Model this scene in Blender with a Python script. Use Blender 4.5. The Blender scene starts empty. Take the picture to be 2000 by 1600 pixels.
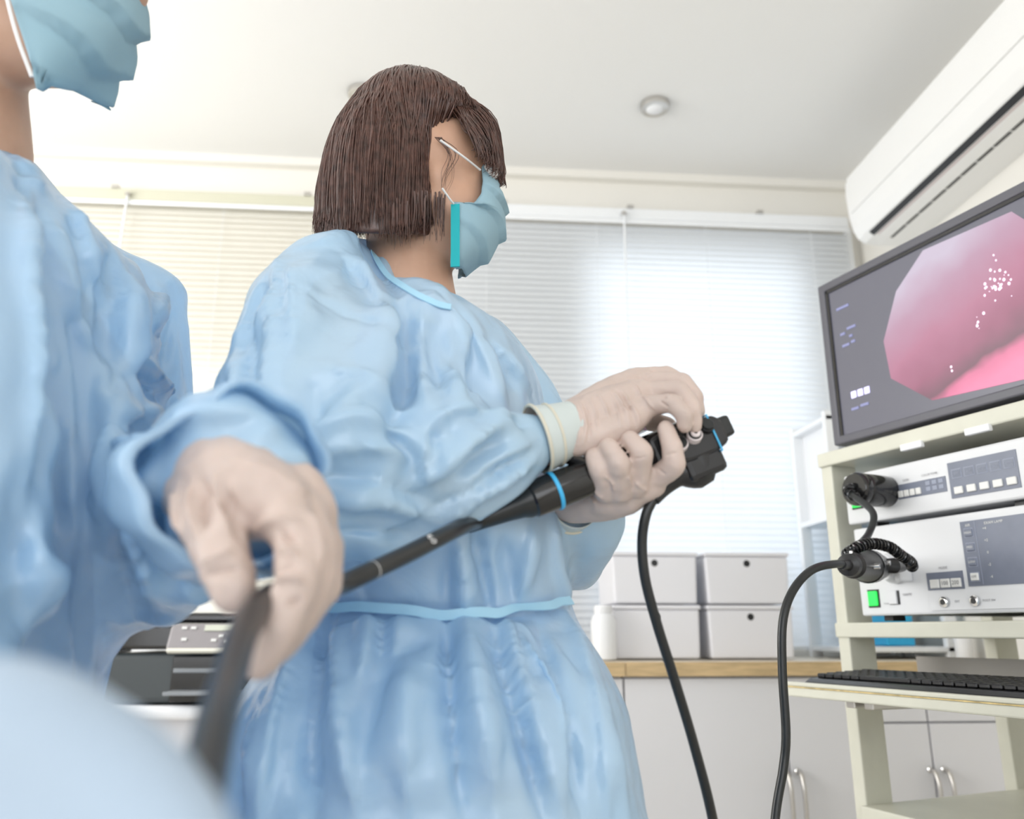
import bpy, bmesh, math, random
import numpy as np
from mathutils import Vector, Matrix
from mathutils.bvhtree import BVHTree

scene = bpy.context.scene
COL = scene.collection
R = math.radians
random.seed(7)

# ------------------------------------------------------------------ camera
PITCH, YAW, FPX, CAMZ = R(15.24), R(4.5), 1600.0, 0.97
cam_d = bpy.data.cameras.new('camera')
cam = bpy.data.objects.new('camera', cam_d)
COL.objects.link(cam)
cam.location = (0, 0, CAMZ)
cam.rotation_euler = (R(90) + PITCH, 0, -YAW)
cam_d.sensor_width = 36.0
cam_d.lens = 36.0 * FPX / 2000.0
cam_d.clip_start = 0.01
cam_d.dof.use_dof = True
cam_d.dof.focus_distance = 0.98
cam_d.dof.aperture_fstop = 4.2
scene.camera = cam

# ------------------------------------------------------------------ world, daylight, exposure
world = bpy.data.worlds.new('sky')
scene.world = world
world.use_nodes = True
wn = world.node_tree.nodes
wn['Background'].inputs[0].default_value = (0.86, 0.93, 1.0, 1)
wn['Background'].inputs[1].default_value = 0.5


def area_light(name, loc, rot, sx, sy, power, color):
    ld = bpy.data.lights.new(name, 'AREA')
    ld.shape = 'RECTANGLE'
    ld.size, ld.size_y, ld.energy, ld.color = sx, sy, power, color
    o = bpy.data.objects.new(name, ld)
    COL.objects.link(o)
    o.location, o.rotation_euler = loc, rot
    return o


# daylight entering through the window wall behind the photographer
area_light('daylight_rear_window', (-0.5, -2.32, 1.62), (R(90), 0, 0), 3.4, 1.7, 23, (0.97, 0.98, 1.0))
# daylight entering through the window in the left wall
area_light('daylight_side_window', (-2.32, 1.15, 1.75), (0, R(-90), 0), 1.3, 2.0, 30, (1.0, 0.98, 0.95))
# daylight outside the two windows behind the blinds
area_light('daylight_blind_window', (0.85, 3.15, 1.75), (R(-90), 0, 0), 1.1, 1.6, 5.0, (0.9, 0.96, 1.0))
area_light('daylight_blind_window_left', (-0.95, 3.15, 1.6), (R(-90), 0, 0), 1.2, 1.5, 4.0, (1.0, 0.98, 0.94))

scene.view_settings.view_transform = 'Standard'
scene.view_settings.look = 'None'
scene.view_settings.exposure = 0.97
scene.view_settings.gamma = 1.0
scene.view_settings.use_curve_mapping = False
scene.cycles.use_denoising = True
scene.cycles.max_bounces = 7
scene.cycles.diffuse_bounces = 5
scene.cycles.glossy_bounces = 3
scene.cycles.transmission_bounces = 4
scene.cycles.transparent_max_bounces = 8
scene.cycles.use_adaptive_sampling = True
scene.cycles.adaptive_threshold = 0.03
scene.cycles.caustics_reflective = False
scene.cycles.caustics_refractive = False
scene.cycles.sample_clamp_indirect = 6.0


# ------------------------------------------------------------------ placing things from the surveyed camera
def ray(px, py):
    u, v = (px - 1000) / FPX, (800 - py) / FPX
    f = math.cos(PITCH) - v * math.sin(PITCH)
    z = math.sin(PITCH) + v * math.cos(PITCH)
    return Vector((u * math.cos(YAW) + f * math.sin(YAW), f * math.cos(YAW) - u * math.sin(YAW), z)), f


def at(px, py, D):
    """world point seen at px,py whose horizontal forward distance is D metres"""
    d, f = ray(px, py)
    return d * (D / f) + Vector((0, 0, CAMZ))


FWD = Vector((math.sin(YAW), math.cos(YAW), 0))
RGT = Vector((math.cos(YAW), -math.sin(YAW), 0))
UP = Vector((0, 0, 1))


# ------------------------------------------------------------------ materials
MATS = {}


def mat(name, color, rough=0.5, metal=0.0, bump=0.0, bscale=60.0, var=0.0, vscale=8.0, spec=0.5,
        trans=0.0, tcol=None, coat=0.0, emit=0.0, glass=0.0, sss=0.0, bdist=0.002, stretch=None):
    if name in MATS:
        return MATS[name]
    m = bpy.data.materials.new(name)
    m.use_nodes = True
    nt = m.node_tree
    b = nt.nodes['Principled BSDF']
    b.inputs['Base Color'].default_value = (*color, 1)
    b.inputs['Roughness'].default_value = rough
    b.inputs['Metallic'].default_value = metal
    b.inputs['Specular IOR Level'].default_value = spec
    if coat:
        b.inputs['Coat Weight'].default_value = coat
        b.inputs['Coat Roughness'].default_value = 0.08
    if glass:
        b.inputs['Transmission Weight'].default_value = glass
    if sss:
        b.inputs['Subsurface Weight'].default_value = sss
        b.inputs['Subsurface Radius'].default_value = (0.012, 0.005, 0.003)
    if emit:
        b.inputs['Emission Color'].default_value = (*color, 1)
        b.inputs['Emission Strength'].default_value = emit
    tc = nt.nodes.new('ShaderNodeTexCoord')
    mp = nt.nodes.new('ShaderNodeMapping')
    if stretch:
        mp.inputs['Scale'].default_value = stretch
    nt.links.new(tc.outputs['Object'], mp.inputs[0])
    if var:
        n = nt.nodes.new('ShaderNodeTexNoise')
        n.inputs['Scale'].default_value = vscale
        n.inputs['Detail'].default_value = 5
        nt.links.new(mp.outputs[0], n.inputs['Vector'])
        r = nt.nodes.new('ShaderNodeValToRGB')
        r.color_ramp.elements[0].position, r.color_ramp.elements[1].position = 0.3, 0.7
        r.color_ramp.elements[0].color = (*[max(0, c * (1 - var)) for c in color], 1)
        r.color_ramp.elements[1].color = (*[min(1, c * (1 + var)) for c in color], 1)
        nt.links.new(n.outputs[0], r.inputs[0])
        nt.links.new(r.outputs[0], b.inputs['Base Color'])
    if bump:
        n = nt.nodes.new('ShaderNodeTexNoise')
        n.inputs['Scale'].default_value = bscale
        n.inputs['Detail'].default_value = 4
        nt.links.new(mp.outputs[0], n.inputs['Vector'])
        bp = nt.nodes.new('ShaderNodeBump')
        bp.inputs['Strength'].default_value = bump
        bp.inputs['Distance'].default_value = bdist
        nt.links.new(n.outputs[0], bp.inputs['Height'])
        nt.links.new(bp.outputs[0], b.inputs['Normal'])
    if trans:
        t = nt.nodes.new('ShaderNodeBsdfTranslucent')
        t.inputs[0].default_value = (*(tcol or color), 1)
        mx = nt.nodes.new('ShaderNodeMixShader')
        mx.inputs[0].default_value = trans
        nt.links.new(b.outputs[0], mx.inputs[1])
        nt.links.new(t.outputs[0], mx.inputs[2])
        nt.links.new(mx.outputs[0], nt.nodes['Material Output'].inputs[0])
    MATS[name] = m
    return m


def gown_material(name, color, tcol, clear, weave=900.0):
    """thin blue non-woven film: satin sheen, lets light and some of what lies beneath through"""
    m = bpy.data.materials.new(name)
    m.use_nodes = True
    nt = m.node_tree
    N, L = nt.nodes, nt.links
    b = N['Principled BSDF']
    b.inputs['Roughness'].default_value = 0.25
    b.inputs['Specular IOR Level'].default_value = 0.8
    tc = N.new('ShaderNodeTexCoord')
    nz = N.new('ShaderNodeTexNoise'); nz.inputs['Scale'].default_value = 5; nz.inputs['Detail'].default_value = 3
    L.new(tc.outputs['Object'], nz.inputs['Vector'])
    rp = N.new('ShaderNodeValToRGB')
    rp.color_ramp.elements[0].position, rp.color_ramp.elements[1].position = 0.35, 0.68
    rp.color_ramp.elements[0].color = (color[0] * 0.9, color[1] * 0.95, color[2] * 0.98, 1)
    rp.color_ramp.elements[1].color = (min(1, color[0] * 1.08), min(1, color[1] * 1.03), min(1, color[2] * 1.0), 1)
    L.new(nz.outputs[0], rp.inputs[0]); L.new(rp.outputs[0], b.inputs['Base Color'])
    # crinkles in the film and the embossed weave
    cr = N.new('ShaderNodeTexNoise'); cr.inputs['Scale'].default_value = 38; cr.inputs['Detail'].default_value = 5
    cr.inputs['Distortion'].default_value = 1.2
    L.new(tc.outputs['Object'], cr.inputs['Vector'])
    vo = N.new('ShaderNodeTexVoronoi'); vo.inputs['Scale'].default_value = weave
    L.new(tc.outputs['Object'], vo.inputs['Vector'])
    b1 = N.new('ShaderNodeBump'); b1.inputs['Strength'].default_value = 0.22; b1.inputs['Distance'].default_value = 0.004
    L.new(cr.outputs[0], b1.inputs['Height'])
    b2 = N.new('ShaderNodeBump'); b2.inputs['Strength'].default_value = 0.10; b2.inputs['Distance'].default_value = 0.0006
    L.new(vo.outputs[0], b2.inputs['Height']); L.new(b1.outputs[0], b2.inputs['Normal'])
    L.new(b2.outputs[0], b.inputs['Normal'])
    tl = N.new('ShaderNodeBsdfTranslucent'); tl.inputs[0].default_value = (*tcol, 1)
    L.new(b1.outputs[0], tl.inputs['Normal'])
    tr = N.new('ShaderNodeBsdfTransparent'); tr.inputs[0].default_value = (0.78, 0.90, 1.0, 1)
    m1 = N.new('ShaderNodeMixShader'); m1.inputs[0].default_value = 0.22
    m2 = N.new('ShaderNodeMixShader'); m2.inputs[0].default_value = clear
    L.new(b.outputs[0], m1.inputs[1]); L.new(tl.outputs[0], m1.inputs[2])
    L.new(m1.outputs[0], m2.inputs[1]); L.new(tr.outputs[0], m2.inputs[2])
    L.new(m2.outputs[0], N['Material Output'].inputs[0])
    return m


WALL = mat('warm_white_paint', (0.82, 0.80, 0.75), 0.7, bump=0.05, bscale=220)
CEIL = mat('ceiling_paint', (0.84, 0.84, 0.83), 0.8, bump=0.04, bscale=150)
FLOORM = mat('vinyl_floor', (0.62, 0.58, 0.52), 0.35, var=0.06, vscale=14)
WHITEP = mat('white_plastic', (0.84, 0.85, 0.87), 0.4, bump=0.02, bscale=300)
BOXM = mat('box_white', (0.80, 0.80, 0.84), 0.42, bump=0.02, bscale=200)
ACM = mat('aircon_white', (0.86, 0.86, 0.85), 0.32, bump=0.01, bscale=200)
FRAMEM = mat('window_frame_white', (0.86, 0.88, 0.90), 0.4)
SLATM = mat('blind_slat', (0.80, 0.82, 0.84), 0.45, trans=0.38, tcol=(0.93, 0.96, 1.0))
SLATW = mat('blind_slat_cream', (0.86, 0.85, 0.80), 0.45, trans=0.36, tcol=(1.0, 0.97, 0.9))
CREAM = mat('cart_cream_enamel', (0.63, 0.625, 0.535), 0.42, var=0.03, vscale=20)
EDGEM = mat('worn_edge_strip', (0.62, 0.48, 0.22), 0.7, var=0.4, vscale=60)
UNITM = mat('equipment_grey_white', (0.72, 0.73, 0.75), 0.38, bump=0.02, bscale=400)
PANELM = mat('control_panel_slate', (0.17, 0.19, 0.25), 0.35, var=0.08, vscale=30)
KEYM = mat('panel_key_ivory', (0.78, 0.78, 0.76), 0.4)
GREENM = mat('lit_green_switch', (0.02, 0.62, 0.08), 0.3, emit=0.55)
BLACKP = mat('black_plastic', (0.018, 0.018, 0.02), 0.35, bump=0.03, bscale=400)
BLACKG = mat('black_gloss', (0.012, 0.012, 0.013), 0.16, coat=0.3)
BEZEL = mat('monitor_bezel', (0.10, 0.10, 0.12), 0.38)
GREYP = mat('grey_plastic', (0.26, 0.28, 0.30), 0.4, var=0.05)
CHROME = mat('chrome', (0.8, 0.8, 0.8), 0.18, metal=1.0)
STEEL = mat('brushed_steel', (0.62, 0.60, 0.57), 0.3, metal=1.0)
OAK = mat('oak_edge', (0.60, 0.44, 0.24), 0.5, var=0.18, vscale=9, stretch=(1.5, 12, 12))
CABM = mat('cabinet_white', (0.78, 0.78, 0.81), 0.4, bump=0.01, bscale=250)
BLUEB = mat('cyan_card', (0.03, 0.42, 0.72), 0.5)
RUBBER = mat('scope_rubber', (0.014, 0.016, 0.017), 0.34, bump=0.03, bscale=500)
TUBEM = mat('insertion_tube_skin', (0.022, 0.023, 0.025), 0.30, bump=0.02, bscale=700)
BANDB = mat('blue_band', (0.06, 0.48, 0.85), 0.4)
INK = mat('white_ink', (0.85, 0.85, 0.85), 0.5)
DARKINK = mat('grey_ink', (0.16, 0.16, 0.18), 0.6)
SKIN = mat('skin', (0.60, 0.36, 0.25), 0.48, var=0.07, vscale=25, bump=0.05, bscale=350, sss=0.12)
LATEX = mat('latex_glove', (0.60, 0.485, 0.435), 0.5, var=0.06, vscale=22, bump=0.06, bscale=160, sss=0.10)
LATEXR = mat('latex_cuff', (0.60, 0.66, 0.65), 0.5, bump=0.05, bscale=120)
HAIRM = mat('brown_hair', (0.095, 0.045, 0.034), 0.30, var=0.5, vscale=120, spec=0.6)
MASKM = mat('mask_paper', (0.40, 0.60, 0.70), 0.75, bump=0.08, bscale=500, trans=0.25, tcol=(0.5, 0.75, 0.85))
TEAL = mat('mask_teal_binding', (0.0, 0.42, 0.46), 0.6)
LOOPM = mat('ear_loop_white', (0.85, 0.85, 0.85), 0.7)
SCRUB = mat('scrub_blue', (0.10, 0.16, 0.46), 0.8, bump=0.08, bscale=500)
EYEW = mat('eye_white', (0.8, 0.78, 0.76), 0.2)
EYED = mat('eye_iris', (0.02, 0.012, 0.01), 0.1)
GOWN = gown_material('gown_film', (0.56, 0.785, 0.985), (0.56, 0.82, 1.0), 0.11)
GOWN2 = gown_material('gown_film_near', (0.53, 0.755, 0.97), (0.53, 0.79, 0.99), 0.11)
DRAPE = mat('pale_drape', (0.46, 0.57, 0.70), 0.6, bump=0.1, bscale=40, trans=0.1)
TIEM = mat('gown_tie_blue', (0.40, 0.68, 0.86), 0.5, bump=0.08, bscale=300)


# ------------------------------------------------------------------ mesh helpers
def link(o, parent=None):
    COL.objects.link(o)
    if parent is not None:
        o.parent = parent
    return o


def tag(o, label=None, cat=None, group=None, kind=None):
    for k, v in (('label', label), ('category', cat), ('group', group), ('kind', kind)):
        if v:
            o[k] = v
    return o


def empty(name, loc=(0, 0, 0), rz=0.0, parent=None):
    o = bpy.data.objects.new(name, None)
    o.location = loc
    o.rotation_euler = (0, 0, rz)
    o.empty_display_size = 0.05
    return link(o, parent)


class MB:
    """collects shapes and links them as one mesh object"""

    def __init__(self):
        self.v, self.f, self.s = [], [], []

    def add(self, vs, fs, smooth=False):
        n = len(self.v)
        self.v += [tuple(p) for p in vs]
        self.f += [tuple(i + n for i in f) for f in fs]
        self.s += [smooth] * len(fs)
        return self

    def bm(self, b, smooth=False):
        b.verts.ensure_lookup_table()
        b.verts.index_update()
        self.add([v.co.copy() for v in b.verts], [[v.index for v in f.verts] for f in b.faces], smooth)
        b.free()
        return self

    def box(self, x0, x1, y0, y1, z0, z1, bev=0.0, seg=2, mtx=None):
        b = bmesh.new()
        bmesh.ops.create_cube(b, size=1.0)
        for v in b.verts:
            v.co = Vector((x0 + (v.co.x + .5) * (x1 - x0), y0 + (v.co.y + .5) * (y1 - y0), z0 + (v.co.z + .5) * (z1 - z0)))
        if bev > 0:
            bmesh.ops.bevel(b, geom=list(b.edges), offset=bev, segments=seg, profile=0.5, affect='EDGES')
        if mtx is not None:
            b.transform(mtx)
        return self.bm(b, smooth=False)

    def prism(self, poly, axis, a0, a1, bev=0.0):
        """poly in the two other axes (in x,y,z order), extruded along axis from a0 to a1"""
        b = bmesh.new()

        def mk(p, a):
            q = list(p)
            q.insert(axis, a)
            return b.verts.new(q)
        lo = [mk(p, a0) for p in poly]
        hi = [mk(p, a1) for p in poly]
        n = len(poly)
        b.faces.new(lo[::-1])
        b.faces.new(hi)
        for i in range(n):
            b.faces.new((lo[i], lo[(i + 1) % n], hi[(i + 1) % n], hi[i]))
        bmesh.ops.recalc_face_normals(b, faces=b.faces)
        if bev:
            bmesh.ops.bevel(b, geom=list(b.edges), offset=bev, segments=2, profile=0.5, affect='EDGES')
        return self.bm(b)

    def tube(self, pts, rad, seg=12, caps=True, flat=None):
        pts = [Vector(p) for p in pts]
        n = len(pts)
        rads = rad if isinstance(rad, (list, tuple)) else [rad] * n
        t0 = (pts[1] - pts[0]).normalized()
        nrm = t0.orthogonal().normalized() if flat is None else Vector(flat)
        vs, fs = [], []
        for i in range(n):
            t = (pts[min(i + 1, n - 1)] - pts[max(i - 1, 0)])
            if t.length < 1e-9:
                t = t0.copy()
            t.normalize()
            nrm = (nrm - t * nrm.dot(t))
            if nrm.length < 1e-6:
                nrm = t.orthogonal()
            nrm.normalize()
            bi = t.cross(nrm)
            for k in range(seg):
                a = 2 * math.pi * k / seg
                vs.append(pts[i] + (nrm * math.cos(a) + bi * math.sin(a)) * rads[i])
        for i in range(n - 1):
            for k in range(seg):
                k2 = (k + 1) % seg
                fs.append((i * seg + k, i * seg + k2, (i + 1) * seg + k2, (i + 1) * seg + k))
        if caps:
            fs.append(tuple(range(seg))[::-1])
            fs.append(tuple((n - 1) * seg + k for k in range(seg)))
        return self.add(vs, fs, True)

    def lathe(self, prof, origin, axis, seg=24):
        """prof: list of (distance along axis, radius)"""
        ax = Vector(axis).normalized()
        o = Vector(origin)
        pts = [o + ax * a for a, r in prof]
        n1 = ax.orthogonal().normalized()
        n2 = ax.cross(n1)
        vs, fs = [], []
        for p, (a, r) in zip(pts, prof):
            for k in range(seg):
                t = 2 * math.pi * k / seg
                vs.append(p + (n1 * math.cos(t) + n2 * math.sin(t)) * max(r, 1e-5))
        for i in range(len(prof) - 1):
            for k in range(seg):
                k2 = (k + 1) % seg
                fs.append((i * seg + k, i * seg + k2, (i + 1) * seg + k2, (i + 1) * seg + k))
        fs.append(tuple(range(seg))[::-1])
        fs.append(tuple((len(prof) - 1) * seg + k for k in range(seg)))
        return self.add(vs, fs, True)

    def build(self, name, m, parent=None, autosmooth=True):
        me = bpy.data.meshes.new(name)
        me.from_pydata(self.v, [], self.f)
        me.polygons.foreach_set('use_smooth', self.s)
        me.materials.append(m)
        me.update()
        b = bmesh.new()
        b.from_mesh(me)
        bmesh.ops.recalc_face_normals(b, faces=b.faces)
        if autosmooth:
            for e in b.edges:
                if len(e.link_faces) == 2 and e.calc_face_angle(0) > R(40):
                    e.smooth = False
        b.to_mesh(me)
        b.free()
        return link(bpy.data.objects.new(name, me), parent)


def copy_tree(o, parent=None):
    c = o.copy()
    COL.objects.link(c)
    c.parent = parent
    for ch in list(o.children):
        copy_tree(ch, c)
    return c


def smooth_path(pts, n=12):
    """Catmull-Rom through the points"""
    P = [Vector(p) for p in pts]
    P = [P[0] * 2 - P[1]] + P + [P[-1] * 2 - P[-2]]
    out = []
    for i in range(1, len(P) - 2):
        for k in range(n):
            t = k / n
            a, b, c, d = P[i - 1], P[i], P[i + 1], P[i + 2]
            out.append(0.5 * ((2 * b) + (c - a) * t + (2 * a - 5 * b + 4 * c - d) * t * t + (3 * b - a - 3 * c + d) * t ** 3))
    out.append(P[-2])
    return out


def text_mesh(name, body, size, m, parent, mtx):
    cu = bpy.data.curves.new(name, 'FONT')
    cu.body, cu.size = body, size
    cu.align_x, cu.align_y = 'CENTER', 'CENTER'
    cu.resolution_u = 2
    tmp = bpy.data.objects.new(name, cu)
    COL.objects.link(tmp)
    dg = bpy.context.evaluated_depsgraph_get()
    me = bpy.data.meshes.new_from_object(tmp.evaluated_get(dg))
    bpy.data.objects.remove(tmp)
    bpy.data.curves.remove(cu)
    me.name = name
    me.materials.clear()
    me.materials.append(m)
    o = bpy.data.objects.new(name, me)
    o.matrix_local = mtx
    link(o, parent)
    o.matrix_local = mtx
    return o


# ------------------------------------------------------------------ organic surfaces: union of limbs -> one continuous skin
class Blob:
    def __init__(self):
        self.mb = MB()

    def ball(self, c, r, mtx=None, sub=3):
        b = bmesh.new()
        bmesh.ops.create_icosphere(b, subdivisions=sub, radius=1.0)
        s = r if isinstance(r, (tuple, list)) else (r, r, r)
        M = Matrix.Translation(Vector(c)) @ (mtx.to_4x4() if mtx is not None else Matrix.Identity(4)) @ Matrix.Diagonal((*s, 1))
        b.transform(M)
        self.mb.bm(b)
        return self

    def limb(self, pts, rads, sub=3):
        """tapered chain of capsules through pts"""
        pts = [Vector(p) for p in pts]
        for p, r in zip(pts, rads):
            self.ball(p, r, sub=sub)
        for i in range(len(pts) - 1):
            a, b = pts[i], pts[i + 1]
            d = b - a
            if d.length < 1e-5:
                continue
            t = d.normalized()
            # tangent-corrected frustum
            s = max(-0.95, min(0.95, (rads[i] - rads[i + 1]) / d.length))
            c = math.sqrt(1 - s * s)
            self.mb.tube([a + t * rads[i] * s, b + t * rads[i + 1] * s], [rads[i] * c, rads[i + 1] * c], 20)
        return self

    def loft(self, rings, seg=40, power=2.0):
        """rings: (centre, axis a, axis b) vectors"""
        vs, fs = [], []
        for c, a, b in rings:
            for k in range(seg):
                t = 2 * math.pi * k / seg
                x, y = math.cos(t), math.sin(t)
                x = math.copysign(abs(x) ** (2 / power), x)
                y = math.copysign(abs(y) ** (2 / power), y)
                vs.append(Vector(c) + Vector(a) * x + Vector(b) * y)
        n = len(rings)
        for i in range(n - 1):
            for k in range(seg):
                k2 = (k + 1) % seg
                fs.append((i * seg + k, i * seg + k2, (i + 1) * seg + k2, (i + 1) * seg + k))
        fs.append(tuple(range(seg))[::-1])
        fs.append(tuple((n - 1) * seg + k for k in range(seg)))
        b = bmesh.new()
        bv = [b.verts.new(v) for v in vs]
        for f in fs:
            b.faces.new([bv[i] for i in f])
        bmesh.ops.recalc_face_normals(b, faces=b.faces)
        self.mb.bm(b)
        return self

    def skin(self, voxel, iters=6):
        """voxel union -> Surf"""
        me = bpy.data.meshes.new('tmp')
        me.from_pydata(self.mb.v, [], self.mb.f)
        o = bpy.data.objects.new('tmp', me)
        COL.objects.link(o)
        md = o.modifiers.new('r', 'REMESH')
        md.mode = 'VOXEL'
        md.voxel_size = voxel
        dg = bpy.context.evaluated_depsgraph_get()
        out = bpy.data.meshes.new_from_object(o.evaluated_get(dg))
        bpy.data.objects.remove(o)
        bpy.data.meshes.remove(me)
        return Surf(out).smooth(iters)


class Surf:
    def __init__(self, me):
        self.me = me
        n = len(me.vertices)
        co = np.empty(n * 3, np.float32)
        me.vertices.foreach_get('co', co)
        self.co = co.reshape(-1, 3).astype(np.float64)
        e = np.empty(len(me.edges) * 2, np.int32)
        me.edges.foreach_get('vertices', e)
        self.e = e.reshape(-1, 2)
        self.deg = np.bincount(self.e.ravel(), minlength=n).clip(1)[:, None]

    def avg(self, x):
        n = len(x)
        out = np.empty_like(x)
        for k in range(x.shape[1]):
            out[:, k] = np.bincount(self.e[:, 0], x[self.e[:, 1], k], n) + np.bincount(self.e[:, 1], x[self.e[:, 0], k], n)
        return out / self.deg

    def smooth(self, iters, mu=0.0):
        for _ in range(iters):
            self.co = self.co + 0.6 * (self.avg(self.co) - self.co)
            if mu:
                self.co = self.co - mu * (self.avg(self.co) - self.co)
        return self.sync()

    def sync(self):
        self.me.vertices.foreach_set('co', self.co.astype(np.float32).ravel())
        self.me.update()
        return self

    def normals(self):
        self.sync()
        n = np.empty(len(self.co) * 3, np.float32)
        self.me.vertices.foreach_get('normal', n)
        return n.reshape(-1, 3).astype(np.float64)

    def bvh(self):
        self.sync()
        return BVHTree.FromPolygons([v.co for v in self.me.vertices], [p.vertices for p in self.me.polygons])

    def project(self, pts, bvh=None):
        """points of the photograph survey -> points on this surface"""
        bvh = bvh or self.bvh()
        out = []
        for p in pts:
            d, f = ray(p[0], p[1])
            h = bvh.ray_cast(Vector((0, 0, CAMZ)), d.normalized())
            if h[0] is not None:
                out.append(np.array(h[0]))
        return out

    def folds(self, strokes, lo=None):
        """strokes: (points, half width m, height m[, skew]); a ridge (+) or crease (-) along each polyline"""
        bvh = self.bvh()
        nr = self.normals()
        for _ in range(10):
            nr = nr + self.avg(nr)
            nr = nr / np.linalg.norm(nr, axis=1)[:, None].clip(1e-9)
        disp = np.zeros(len(self.co))
        for st in strokes:
            pts, w, h = st[:3]
            skew = st[3] if len(st) > 3 else 0.0
            P = self.project(pts, bvh)
            if len(P) < 2:
                continue
            P = np.array([np.array(v) for v in smooth_path(P, 5)])
            for _ in range(6):
                P[1:-1] = (P[:-2] + 2 * P[1:-1] + P[2:]) / 4
            blo, bhi = P.min(0) - 3 * w, P.max(0) + 3 * w
            idx = np.where(np.all((self.co > blo) & (self.co < bhi), axis=1))[0]
            if not len(idx):
                continue
            X = self.co[idx]
            best = np.full(len(idx), 1e9)
            bt = np.zeros(len(idx))
            bs = np.zeros(len(idx))
            L = np.concatenate([[0], np.cumsum(np.linalg.norm(np.diff(P, axis=0), axis=1))])
            for i in range(len(P) - 1):
                a, d = P[i], P[i + 1] - P[i]
                dd = d @ d
                if dd < 1e-12:
                    continue
                t = np.clip(((X - a) @ d) / dd, 0, 1)
                q = X - a - t[:, None] * d
                qn = np.einsum('ij,ij->i', q, nr[idx])
                dist = np.sqrt(np.maximum(np.einsum('ij,ij->i', q, q) - .85 * qn * qn, 0)) + np.where(np.abs(qn) > .035, 1.0, 0.0)
                m = dist < best
                best[m] = dist[m]
                bt[m] = (L[i] + t[m] * math.sqrt(dd)) / L[-1]
                side = np.einsum('ij,ij->i', np.cross(d / math.sqrt(dd), q), nr[idx])
                bs[m] = np.sign(side[m])
            ends = np.clip(np.minimum(bt, 1 - bt) / 0.22, 0, 1)
            ends = 0.25 + 0.75 * (ends * ends * (3 - 2 * ends))
            ww = w * (1 + skew * bs)
            x = best / ww
            prof = np.exp(-x * x * 1.2) * 0.35 + np.exp(-x * 1.9) * 0.65
            disp[idx] += h * prof * ends
        if lo is not None:
            disp = np.where(disp < 0, lo * np.tanh(disp / lo), .04 * np.tanh(disp / .04))
        self.co = self.co + nr * disp[:, None]
        return self.sync()

    def crumple(self, scale, amp, seed=0, stretch=(1, 1, 1), warp=.35):
        """sharp-crested folds: ridges where two smooth fields meet"""
        nr = self.normals()
        p = self.co * np.array(stretch) * scale + seed * 9.7
        w = np.stack([vnoise(p * .7 + 31.1), vnoise(p * .7 + 57.7), vnoise(p * .7 + 83.3)], 1) * warp
        a = vnoise(p + w)
        b = vnoise(p * 1.07 + w + 7.7)
        h = 1 - 2 * np.sqrt(np.abs(a) + .0004) + .6 * np.minimum(np.abs(b), .6)
        self.co = self.co + nr * (h * amp)[:, None]
        return self.sync()

    def open_below(self, z):
        """cut the closed bottom away so the hem is open"""
        self.sync()
        b = bmesh.new()
        b.from_mesh(self.me)
        bmesh.ops.delete(b, geom=[q for q in b.verts if q.co.z < z], context='VERTS')
        b.to_mesh(self.me)
        b.free()
        self.__init__(self.me)
        return self

    def noise(self, scale, amp, seed=0, stretch=(1, 1, 1), ridged=False):
        nr = self.normals()
        n = vnoise(self.co * np.array(stretch) * scale + seed * 17.3)
        if ridged:
            n = 1 - 2 * np.abs(n)
        self.co = self.co + nr * (n * amp)[:, None]
        return self.sync()

    def build(self, name, m, parent=None):
        self.sync()
        self.me.name = name
        self.me.materials.clear()
        self.me.materials.append(m)
        self.me.polygons.foreach_set('use_smooth', [True] * len(self.me.polygons))
        return link(bpy.data.objects.new(name, self.me), parent)


def vnoise(p):
    """smooth value noise in -1..1 for an array of points"""
    i = np.floor(p).astype(np.int64)
    f = p - i
    f = f * f * f * (f * (f * 6 - 15) + 10)

    def h(a, b, c):
        x = (a * 73856093) ^ (b * 19349663) ^ (c * 83492791)
        x = (x ^ (x >> 13)) * 1274126177
        x = x ^ (x >> 16)
        return (x & 0xFFFF) / 32767.5 - 1.0
    o = 0
    for dx in (0, 1):
        for dy in (0, 1):
            for dz in (0, 1):
                wgt = (f[:, 0] if dx else 1 - f[:, 0]) * (f[:, 1] if dy else 1 - f[:, 1]) * (f[:, 2] if dz else 1 - f[:, 2])
                o = o + wgt * h(i[:, 0] + dx, i[:, 1] + dy, i[:, 2] + dz)
    return o



def subdivide(me):
    """one level of Catmull-Clark on a mesh datablock"""
    o = bpy.data.objects.new('tmp', me)
    COL.objects.link(o)
    md = o.modifiers.new('s', 'SUBSURF')
    md.levels = md.render_levels = 1
    dg = bpy.context.evaluated_depsgraph_get()
    out = bpy.data.meshes.new_from_object(o.evaluated_get(dg))
    bpy.data.objects.remove(o)
    return out


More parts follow.
